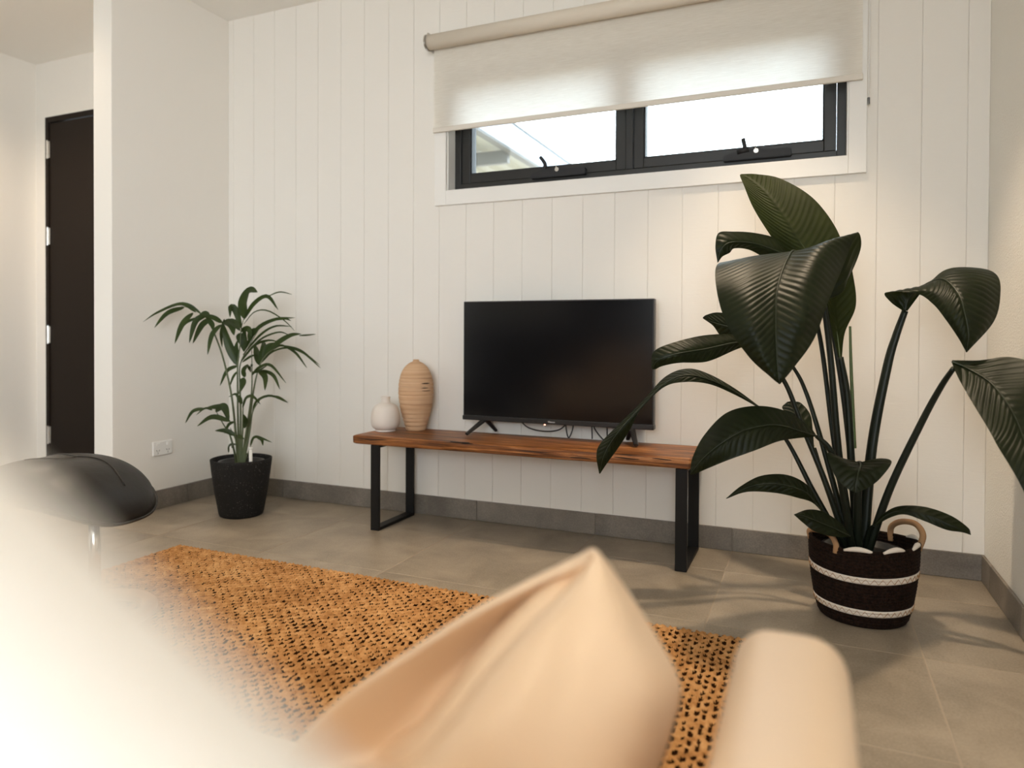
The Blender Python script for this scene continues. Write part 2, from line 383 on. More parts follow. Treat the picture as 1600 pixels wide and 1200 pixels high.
# ---- hall door
door = bpy.data.objects.new('door_1', None); COL.objects.link(door); structure(door); door.location = (DX0, 0, 0)
bm = bmesh.new()
box(bm, DX0, DX0+.032, -.004, .11, 0, DZ, bev=.002); box(bm, DX1-.032, DX1, -.004, .11, 0, DZ, bev=.002); box(bm, DX0+.032, DX1-.032, -.004, .11, DZ-.036, DZ, bev=.002)
child('door_frame', bm, 'door', door)
child('door_leaf', B(DX0+.036, DX1-.036, .004, .042, .008, DZ-.042, bev=.002), 'door', door)
for z in (.23, .90, 1.555, 2.13):
    bm = bmesh.new(); tube(bm, [(DX0+.030, -.009, z-.06), (DX0+.030, -.009, z+.06)], .007, 10); box(bm, DX0+.03, DX0+.05, -.006, -.002+.006, z-.055, z+.055)
    child('hinge', bm, 'chrome', door)
# ---- window
win = bpy.data.objects.new('window_1', None); COL.objects.link(win); structure(win); win.location = (OX0, .07, OZ0)
FY0, FY1 = .070, .150
bm = bmesh.new()
# reveal lining
box(bm, OX0-.002, OX0+.006, .0, FY1, OZ0, OZ1); box(bm, OX1-.006, OX1+.002, .0, FY1, OZ0, OZ1); box(bm, OX0, OX1, .0, FY1, OZ0-.002, OZ0+.006); box(bm, OX0, OX1, .0, FY1, OZ1-.006, OZ1+.002)
child('reveal', bm, 'trim', win)
a0, a1, z0, z1 = OX0+.006, OX1-.006, OZ0+.006, OZ1-.006; MUL = 2.336
bm = bmesh.new()
box(bm, a0, a0+.034, FY0, FY1, z0, z1, bev=.002); box(bm, a1-.034, a1, FY0, FY1, z0, z1, bev=.002)
box(bm, a0+.034, a1-.034, FY0, FY1, z0, z0+.040, bev=.002); box(bm, a0+.034, a1-.034, FY0, FY1, z1-.034, z1, bev=.002)
box(bm, MUL-.016, MUL+.016, FY0-.002, FY1, z0+.04, z1-.034, bev=.002)
child('frame', bm, 'alu', win)
for k, (s0, s1) in enumerate(((a0+.036, MUL-.018), (MUL+.018, a1-.036))):
    t0, t1 = z0+.042, z1-.036; bw = .046; y0, y1 = FY0+.008, FY1-.006
    bm = bmesh.new()
    for q in ((s0, s0+bw, t0, t1), (s1-bw, s1, t0, t1), (s0+bw, s1-bw, t0, t0+bw), (s0+bw, s1-bw, t1-bw, t1)): box(bm, q[0], q[1], y0, y1, q[2], q[3], bev=.003)
    sash = child('sash', bm, 'alu', win)
    bm = bmesh.new(); g = .006
    for q in ((s0+bw, s0+bw+g, t0+bw, t1-bw), (s1-bw-g, s1-bw, t0+bw, t1-bw), (s0+bw, s1-bw, t0+bw, t0+bw+g), (s0+bw, s1-bw, t1-bw-g, t1-bw)): box(bm, q[0], q[1], y0+.008, y1-.01, q[2], q[3])
    child('gasket', bm, 'gasket', sash)
    child('pane', B(s0+bw-.004, s1-bw+.004, y0+.036, y0+.041, t0+bw-.004, t1-bw+.004), 'glass', sash)
    # chain winder
    wx = 1.863 if k == 0 else 2.752; wx0, wx1 = wx, wx+.272; wz = z0+.030
    bm = bmesh.new()
    pr = [(0, 0), (.0, .022), (.06, .040), (.15, .044), (.17, .030), (.26, .034), (.272, .03), (.272, .0)]
    f0 = [bm.verts.new((wx0+x, FY0-.030, wz+z)) for x, z in pr]; f1 = [bm.verts.new((wx0+x, FY0+.010, wz+z)) for x, z in pr]
    bm.faces.new(f0); bm.faces.new(f1[::-1])
    for i in range(len(pr)): j = (i+1) % len(pr); bm.faces.new((f0[j], f0[i], f1[i], f1[j]))
    bmesh.ops.bevel(bm, geom=list(bm.edges), offset=.003, segments=2, affect='EDGES')
    child('winder_body', bm, 'gasket', win)
    bm = bmesh.new(); bx = wx0+.085; 
    if k == 0: tube(bm, spline([(bx-.02, FY0-.02, wz+.030), (bx-.012, FY0-.025, wz+.06), (bx-.022, FY0-.03, wz+.082), (bx-.035, FY0-.032, wz+.098)], 14), lambda t: .010-.002*t, 10)
    else:
        tube(bm, [(bx-.028, FY0-.028, wz+.034), (bx+.02, FY0-.028, wz+.042)], .012, 10); tube(bm, [(bx+.006, FY0-.03, wz+.04), (bx-.004, FY0-.03, wz+.088)], .009, 10)
    child('crank_handle', bm, 'gasket', win, True)
    bm = bmesh.new(); tube(bm, [(wx0+.134, FY0-.034, wz+.032), (wx0+.134, FY0-.028, wz+.032)], .010, 14); tube(bm, [(wx0+.131, FY0-.032, wz+.04), (wx0+.130, FY0-.036, wz+.066)], .0022, 6)
    child('key_lock', bm, 'chrome', win)
# architrave boards
tr1 = structure(put('trim_1', B(1.370, OX0+.001, -.018, -.0003, OZ0-.071, OZ1+.068, bev=.002), 'trim'))
tr2 = structure(put('trim_2', B(OX1-.001, 3.300, -.018, -.0003, OZ0-.071, OZ1+.068, bev=.002), 'trim'))
tr3 = structure(put('trim_3', B(OX0+.001, OX1-.001, -.018, -.0003, OZ0-.071, OZ0+.001, bev=.002), 'trim'))
tr4 = structure(put('trim_4', B(OX0+.001, OX1-.001, -.018, -.0003, OZ1-.001, OZ1+.068, bev=.002), 'trim'))
structure(put('ground', B(-14, 18, -18, 20, -.14, -.08), 'tile'))
# ---- patio roof outside
pr_ = thing('patio_roof', 'corrugated patio roof on a pale fascia beam outside the left window pane', 'roof', (0, 2.5, 2.4))
bm = bmesh.new(); nx = 220; x0r, x1r = -3.6, .86
top = []; 
for i in range(nx+1):
    x = x0r+(x1r-x0r)*i/nx; ph = (x/.19) % 1.0; z = 2.445+(.025 if ph < .35 else (.0 if .45 < ph < .9 else .0125)); top.append((x, z))
va = [bm.verts.new((x, .5, z)) for x, z in top]; vb = [bm.verts.new((x, 7., z+.05)) for x, z in top]
for i in range(nx): bm.faces.new((va[i], va[i+1], vb[i+1], vb[i]))
child('roof_sheet', bm, 'roof_sheet', pr_)
child('fascia', B(.862, .90, .5, 7., 2.40, 2.60, bev=.004), 'fascia', pr_)
child('gutter_lip', B(.80, .912, .5, 7., 2.60, 2.622, bev=.003), 'steel_grey', pr_)
child('edge_angle', B(.80, .862, .5, 7., 2.40, 2.44, bev=.003), 'steel_grey', pr_)
for y in (2.2, 4.4): child('purlin', B(-3.6, .80, y, y+.05, 2.33, 2.438, bev=.003), 'steel_grey', pr_)
child('roof_post', B(.80, .89, 6.6, 6.69, -.1, 2.44, bev=.004), 'steel_grey', pr_)

# ================================================================ THINGS
# ---- roller blind
bl_ = thing('roller_blind', 'cream roller blind half lowered over the black framed window', 'blind', (2.33, -.055, 2.35))
RZ, RY, RR = 2.348, -.062, .036
bm = bmesh.new(); tube(bm, [(1.362, RY, RZ), (3.292, RY, RZ)], RR, 32); child('roll', bm, 'blind_solid', bl_, False)
for f in bl_.children[0].data.polygons: f.use_smooth = len(f.vertices) == 4
bm = bmesh.new(); nx, nz = 60, 24
gy = -.030
for_v = [[bm.verts.new((1.372+(3.281-1.372)*i/nx, gy+.0015*math.sin(i*.9)*(j/nz), 2.352-(2.352-1.925)*j/nz)) for i in range(nx+1)] for j in range(nz+1)]
for j in range(nz):
    for i in range(nx): bm.faces.new((for_v[j][i], for_v[j+1][i], for_v[j+1][i+1], for_v[j][i+1]))
child('cloth', bm, 'blind', bl_, True)
child('bottom_rail', B(1.368, 3.284, gy-.006, gy+.006, 1.912, 1.937, bev=.004, seg=3), 'rail', bl_)
for x in (1.352, 3.294):
    bm = bmesh.new(); lathe(bm, [(.0, 0), (.040, 0), (.040, .008), (.0, .008)], n=24); bm.transform(Matrix.Translation((x, RY, RZ)) @ Matrix.Rotation(R(90), 4, 'Y'))
    box(bm, x, x+.008, RY, -.002, RZ-.03, RZ+.05); child('bracket', bm, 'chrome', bl_)
bm = bmesh.new(); tube(bm, [(3.303, -.034, 2.34), (3.3035, -.033, 1.835)], .0016, 6); tube(bm, [(3.307, -.05, 2.34), (3.3035, -.036, 1.835)], .0016, 6); child('chain', bm, 'white_plastic', bl_)
bm = bmesh.new(); tube(bm, [(3.3035, -.034, 1.838), (3.3035, -.034, 1.812)], .005, 8); child('chain_weight', bm, 'steel_grey', bl_)

# ---- power outlet
po = thing('power_outlet', 'white double power outlet low on the plain left wall', 'outlet', (0, -.455, .316))
child('plate', B(0.0002, .010, -.515, -.395, .278, .352, bev=.004, seg=3), 'white_plastic', po)
for y in (-.485, -.425):
    bm = bmesh.new(); box(bm, .009, .016, y-.010, y+.010, .328, .343, bev=.003); child('switch', bm, 'white_plastic', po)
    bm = bmesh.new()
    for dy, dz, a in ((-.007, .304, 30), (.007, .304, -30), (0, .291, 0)):
        q = bmesh.new(); box(q, .0098, .0106, -.0012, .0012, -.0045, .0045); q.transform(Matrix.Translation((0, y+dy, dz)) @ Matrix.Rotation(R(a), 4, 'X'))
        me = bpy.data.meshes.new('t'); q.to_mesh(me); q.free(); bm.from_mesh(me); bpy.data.meshes.remove(me)
    child('socket_slots', bm, 'slot', po)

# ---- bench
bn = thing('wooden_bench', 'low bench with a thick reddish timber slab top on black steel loop legs', 'bench', (1.915, -.2, 0))
bm = bmesh.new(); nx, ny = 120, 18
BX0, BX1, BY0, BY1, BZ0, BZ1 = 1.138, 2.692, -.37, -.028, .397, .441
from mathutils import noise as mn
def slab(u, a):   # u along, a around the section (0..1)
    hw, hh = (BY1-BY0)/2, (BZ1-BZ0)/2; r = .007
    th = 2*math.pi*a; c, s = math.cos(th), math.sin(th); e = .16
    y = math.copysign(abs(c)**e, c)*hw; z = math.copysign(abs(s)**e, s)*hh
    x = BX0+(BX1-BX0)*u
    nz = mn.noise(Vector((x*3.1, y*9, z*25)))
    edge = abs(c)**6
    y += math.copysign(1, c)*edge*(.004*mn.noise(Vector((x*4., 5.2, z*40)))+.0025*mn.noise(Vector((x*17, 1.2, z*90))))
    z += .0012*nz
    return Vector((x, (BY0+BY1)/2+y, (BZ0+BZ1)/2+z))
NA = 72; rings = []
for i in range(nx+1):
    u = i/nx; ring = []
    for k in range(NA):
        p = slab(u, k/NA)
        if i in (0, nx): p.y = (BY0+BY1)/2+(p.y-(BY0+BY1)/2)*.985; p.z = (BZ0+BZ1)/2+(p.z-(BZ0+BZ1)/2)*.85
        ring.append(bm.verts.new(p))
    rings.append(ring)
for A, Bq in zip(rings, rings[1:]):
    for k in range(NA): bm.faces.new((A[k], Bq[k], Bq[(k+1) % NA], A[(k+1) % NA]))
bm.faces.new(rings[0]); bm.faces.new(rings[-1][::-1])
slab_o = child('slab_top', bm, 'wood', bn, True)
# dark gum pockets sunk in the front edge
for x, z, lx, lz in ((1.70, .4405, .05, .003), (1.735, .4365, .03, .003), (2.44, .425, .06, .0025), (2.58, .431, .04, .002), (1.24, .425, .09, .002), (2.25, .412, .05, .002)):
    bm = bmesh.new(); q = bmesh.ops.create_uvsphere(bm, u_segments=12, v_segments=6, radius=1.0)
    for v in q['verts']: v.co = Vector((x+v.co.x*lx, -.3695+v.co.y*.004, z+v.co.z*lz+.0015*math.sin(40*(x+v.co.x*lx))))
    child('gum_vein', bm, 'crack', bn)
for x0 in (1.230, 2.630):
    bm = bmesh.new(); x1 = x0+.045
    for q in ((-.360, -.345, 0, .397), (-.055, -.040, 0, .397), (-.345, -.055, 0, .015), (-.345, -.055, .385, .397)): box(bm, x0, x1, q[0], q[1], q[2], q[3], bev=.002)
    child('leg_loop', bm, 'black_metal', bn)

# ---- television
TX0, TX1, TY, TZ0, TZ1 = 1.588, 2.494, -.12, .508, 1.068
tv = thing('television', 'black flat screen television standing on the timber bench', 'television', ((TX0+TX1)/2, -.11, .441))
child('back_shell', B(TX0+.03, TX1-.03, -.085, -.050, TZ0+.015, TZ1-.12, bev=.012, seg=3), 'tv_plastic', tv)
child('bezel', B(TX0, TX1, TY+.0015, -.080, TZ0+.004, TZ1, bev=.003), 'tv_plastic', tv)
child('screen', B(TX0+.005, TX1-.005, TY, TY+.004, TZ0+.024, TZ1-.005, bev=.001, seg=1), 'tv_screen', tv)
lip = child('bottom_strip', B(TX0-.002, TX1+.002, TY-.004, -.082, TZ0, TZ0+.021, bev=.003), 'tv_plastic', tv)
fc = bpy.data.curves.new('brand_lettering', 'FONT'); fc.body = 'Hisense'; fc.size = .0105; fc.align_x = 'CENTER'; fc.align_y = 'CENTER'; fc.extrude = .0003
fo = bpy.data.objects.new('brand_tmp', fc); COL.objects.link(fo)
bpy.context.view_layer.update()
me = bpy.data.meshes.new_from_object(fo.evaluated_get(bpy.context.evaluated_depsgraph_get())); bpy.data.objects.remove(fo)
me.transform(Matrix.Translation((2.036, TY-.0045, TZ0+.011)) @ Matrix.Rotation(R(90), 4, 'X')); me.materials.clear()
bm = bmesh.new(); bm.from_mesh(me); bpy.data.meshes.remove(me)
child('brand_lettering', bm, 'white_print', lip)
for xc, sx in ((1.695, 1), (2.395, -1)):
    bm = bmesh.new(); top_ = Vector((xc, -.098, TZ0+.006))
    for e in (Vector((xc-.045*sx, -.205, .4525)), Vector((xc+.03*sx, -.042, .4525))):
        d = e-top_; n_ = 8
        pts = [top_+d*(i/n_) for i in range(n_+1)]; tube(bm, pts, lambda t: .015-.005*t, 8, flat=.75)
    child('foot', bm, 'tv_plastic', tv)
def cable(pts, r=.0032):
    bm = bmesh.new(); tube(bm, spline(pts, 24), r, 8); return child('cable', bm, 'cable', tv, True)
cable([(1.85, -.075, .53), (1.90, -.08, .485), (1.98, -.085, .470), (2.06, -.085, .482), (2.11, -.075, .53)])
cable([(2.085, -.07, .53), (2.09, -.075, .48), (2.103, -.08, .4475), (2.118, -.075, .48), (2.125, -.07, .53)])
cable([(2.205, -.06, .53), (2.206, -.06, .48), (2.206, -.055, .445)])
cable([(2.215, -.07, .53), (2.22, -.075, .50), (2.25, -.08, .462), (2.275, -.075, .446), (2.32, -.07, .475), (2.36, -.065, .53)])
cable([(2.275, -.06, .53), (2.276, -.06, .48), (2.276, -.055, .445)])
bm = bmesh.new(); lathe(bm, [(0, 0), (.004, 0), (.004, .004), (0, .005)], c=(1.995, -.10, .500), n=12); child('indicator_light', bm, 'led', tv)

# ---- vase and jug
JC = (1.206, -.200); zt = .4415
jug = thing('ceramic_jug', 'squat cream ceramic bottle vase with a short neck, on the left end of the bench', 'vase', (*JC, zt))
pf = [(.0, 0), (.052, 0), (.056, .004), (.056, .008), (.070, .018), (.078, .032), (.081, .055), (.079, .080), (.072, .105), (.060, .122), (.044, .132), (.030, .137), (.0255, .140), (.0245, .150), (.0255, .160), (.027, .166), (.025, .168), (.021, .166), (.020, .150), (.019, .12), (.0, .115)]
pf = [(max(0, p[0])*.872, p[1]) for p in spline([(a, b) for a, b in pf], 90)]
child('body', lathe(bmesh.new(), pf, (*JC, zt)), 'white_ceramic', jug, True)
VC = (1.315, -.097)
vs_ = thing('ribbed_vase', 'tall tan egg-shaped ceramic vase with horizontal ribs, beside the television', 'vase', (*VC, zt))
base = [(a*.86, b) for a, b in [(.056, 0), (.060, .010), (.073, .05), (.088, .10), (.097, .15), (.100, .19), (.097, .235), (.086, .275), (.068, .305), (.045, .325), (.026, .334), (.018, .337)]]
pf = [(0., 0.)]; ringz = [(.018, .003), (.040, .0025), (.058, .003), (.080, .0025), (.105, .0025), (.128, .003), (.150, .002), (.172, .003), (.192, .002), (.213, .0035), (.236, .002), (.255, .0025)]
for r, z in spline(base, 160):
    for zz, am in ringz: r -= .6*am*math.exp(-((z-zz)/.0035)**2); r += .25*am*math.exp(-((z-zz-.007)/.004)**2)
    pf.append((r, z))
pf += [(.0155, .344), (.013, .346), (.009, .343), (.0, .335)]
child('body', lathe(bmesh.new(), pf, (*VC, zt), 64), 'terracotta', vs_, True)
bm = bmesh.new()
for z, h, a0_, a1_ in ((.232, .003, -.75, -.1), (.219, .003, -1.0, -.15), (.210, .002, -.75, -.25), (.197, .003, -.7, -.05)):
    n_ = 14; 
    ra = [(np.interp(z, [p[1] for p in base], [p[0] for p in base]))+.0006]
    va = []
    for i in range(n_+1):
        a = a0_+(a1_-a0_)*i/n_; k = math.sin(math.pi*i/n_); va.append((bm.verts.new((VC[0]+ra[0]*math.cos(a), VC[1]+ra[0]*math.sin(a), zt+z-h*k)), bm.verts.new((VC[0]+ra[0]*math.cos(a), VC[1]+ra[0]*math.sin(a), zt+z+h*k+1e-4))))
    for p, q in zip(va, va[1:]): bm.faces.new((p[0], q[0], q[1], p[1]))
child('dark_glaze_mark', bm, 'crack', vs_)

# ---- jute rug: a knotted openwork sheet over a dark backing
RX0, RX1, RY0, RY1 = .635, 3.0, -2.36, -.905
rug = thing('jute_rug', 'chunky woven golden jute rug on the tiled floor', 'rug', ((RX0+RX1)/2, (RY0+RY1)/2, 0))
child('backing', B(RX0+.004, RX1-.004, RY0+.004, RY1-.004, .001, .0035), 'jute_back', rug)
rng = np.random.default_rng(3)
st = .0040; nx_, ny_ = int((RX1-RX0)/st), int((RY1-RY0)/st)
X_, Y_ = np.meshgrid(RX0+st*np.arange(nx_+1), RY0+st*np.arange(ny_+1), indexing='ij')
PX, PY = .0200, .0335
wob = .0025*np.sin(Y_*19+X_*3)+.0018*np.sin(Y_*47+1.3)
ci = np.floor((X_+wob-RX0)/PX).astype(int); fx = (X_+wob-RX0)/PX-ci-.5
sh = np.where(ci % 2 == 0, 0., .5); cj = np.floor((Y_-RY0)/PY+sh).astype(int); fy = (Y_-RY0)/PY+sh-cj-.5
jx, jy, jl, jw = rng.normal(0, .07, (200, 200)), rng.normal(0, .08, (200, 200)), rng.uniform(.85, 1.2, (200, 200)), rng.uniform(.8, 1.25, (200, 200))
cc = (np.clip(ci, 0, 199), np.clip(cj, 0, 199))
ex_, ey_ = (fx-jx[cc])*PX, (fy-jy[cc])*PY
d_ = (ex_/(.0064*jw[cc]))**2+(ey_/(.0120*jl[cc]))**2
tw = .0016*np.sin((Y_*1.0+fx*.02)*2*np.pi/.0085)+rng.normal(0, .0005, X_.shape)
Z_ = .0118+.0022*np.cos(fy*2*np.pi+np.pi)+.0016*np.cos(fx*2*np.pi+np.pi)+tw-.0045*np.exp(-d_*.5)
edge = np.minimum.reduce([X_-RX0, RX1-X_, Y_-RY0, RY1-Y_]); Z_ = np.where(edge < .006, Z_*.55, Z_)
idx = np.arange((nx_+1)*(ny_+1)).reshape(nx_+1, ny_+1)
qf = np.stack([idx[:-1, :-1], idx[1:, :-1], idx[1:, 1:], idx[:-1, 1:]], -1).reshape(-1, 4)
dq = ((d_[:-1, :-1]+d_[1:, :-1]+d_[1:, 1:]+d_[:-1, 1:])/4).reshape(-1); qf = qf[dq > .9]
me = bpy.data.meshes.new('weave'); vv_ = np.stack([X_, Y_, Z_], -1).reshape(-1, 3)-np.array(rug.location)
me.vertices.add(len(vv_)); me.vertices.foreach_set('co', vv_.ravel())
me.loops.add(qf.size); me.loops.foreach_set('vertex_index', qf.ravel().astype(np.int32))
me.polygons.add(len(qf)); me.polygons.foreach_set('loop_start', np.arange(0, qf.size, 4, dtype=np.int32))
try: me.polygons.foreach_set('loop_total', np.full(len(qf), 4, dtype=np.int32))
except Exception: pass
me.update(calc_edges=True); me.validate()
put('weave', me, 'jute', rug, True, kind='stuff')

# ---- footstool
FC = Vector((1.065, -1.602, .0245))
fs = thing('leather_footstool', 'black leather footstool on a round bentwood base at the rug\'s left side', 'footstool', FC)
bm = bmesh.new()
N = 64; ro, ri = .175, .128; ring = []
prof = [(ro-.006, 0), (ro, .008), (ro, .022), (ro-.008, .030), (ri+.008, .030), (ri, .022), (ri, .008), (ri+.006, 0)]
for i in range(N):
    a = 2*math.pi*i/N; ring.append([bm.verts.new((FC.x+r*math.cos(a), FC.y+r*math.sin(a), FC.z+z)) for r, z in prof])
for i in range(N):
    A, Bq = ring[i], ring[(i+1) % N]
    for k in range(8): bm.faces.new((A[k], Bq[k], Bq[(k+1) % 8], A[(k+1) % 8]))
child('base_ring', bm, 'bentwood', fs, True)
bm = bmesh.new(); box(bm, FC.x-ri-.01, FC.x+ri+.01, FC.y-.03, FC.y+.03, FC.z+.006, FC.z+.024, bev=.004); child('base_bar', bm, 'bentwood', fs)
bm = bmesh.new(); tube(bm, [(FC.x, FC.y, FC.z+.02), (FC.x, FC.y, .385)], .017, 16); child('post', bm, 'chrome', fs, True)
SD = Vector((right.x, right.y, 0)).normalized(); FDv = Vector((fwd.x, fwd.y, 0)).normalized()
ROT = R(-12); LX = SD*math.cos(ROT)+FDv*math.sin(ROT); LY = FDv*math.cos(ROT)-SD*math.sin(ROT)
SC = FC+Vector((0, 0, 0)); SC.z = 0; SC = SC-LX*.140
PA, PB = .288, .215
def seat_pt(a, b, up_):
    # a,b in the unit superellipse
    x, y = a*PA, b*PB
    rr = min(1., (abs(a)**2.6+abs(b)**2.6)**(1/2.6)); e = max(0., 1-rr**3.2)
    th = .070*e**.5
    z0_ = .452-.115*(abs(a)**2.4)-.018*b*b+.0
    z = z0_+(th*1.0 if up_ else -th*.75)
    if up_: z -= .012*math.exp(-(((a+.05)/.35)**2+((b-.1)/.25)**2))
    return SC+LX*x+LY*y+Vector((0, 0, z))
bm = bmesh.new(); NR, NT = 16, 72; rows = {}
for up_ in (True, False):
    for i in range(NR+1):
        r = (i/NR)**.6
        for k in range(NT):
            t = 2*math.pi*k/NT; c, s = math.cos(t), math.sin(t); q = (abs(c)**2.6+abs(s)**2.6)**(-1/2.6)
            if i == NR and not up_: rows[(up_, i, k)] = rows[(True, i, k)]
            elif i == 0: rows[(up_, i, k)] = rows[(up_, 0, 0)] if k else bm.verts.new(seat_pt(0, 0, up_))
            else: rows[(up_, i, k)] = bm.verts.new(seat_pt(r*c*q, r*s*q, up_))
for up_ in (True, False):
    for i in range(NR):
        for k in range(NT):
            k2 = (k+1) % NT; a, b, c, d = rows[(up_, i, k)], rows[(up_, i+1, k)], rows[(up_, i+1, k2)], rows[(up_, i, k2)]
            vs2 = [a, b, c] if i == 0 else [a, b, c, d]
            bm.faces.new(vs2 if up_ else vs2[::-1])
child('seat_pad', bm, 'black_leather', fs, True)
bm = bmesh.new(); pts = []
for k in range(NT):
    t = 2*math.pi*k/NT; c, s = math.cos(t), math.sin(t); q = (abs(c)**2.6+abs(s)**2.6)**(-1/2.6); pts.append(seat_pt(c*q*1.002, s*q*1.002, False))
tube(bm, pts, .0045, 8, closed=True); child('piping', bm, 'black_leather', fs, True)
bm = bmesh.new()
for seq in (((-.75, .35), (-.3, .38), (.12, .22)), ((-.18, -.30), (-.02, -.02), (.12, .22)), ((.12, .22), (.45, .25), (.8, .1))):
    tube(bm, [seat_pt(a, b, True)+Vector((0, 0, .0005)) for a, b in spline(seq, 16)], .0028, 6)
child('seam', bm, 'black_leather', fs, True)
bm = bmesh.new(); box(bm, -.09, .09, -.05, .05, .375, .40, bev=.004); bm.transform(Matrix.Translation((FC.x, FC.y, 0))); child('swivel_plate', bm, 'steel_grey', fs)

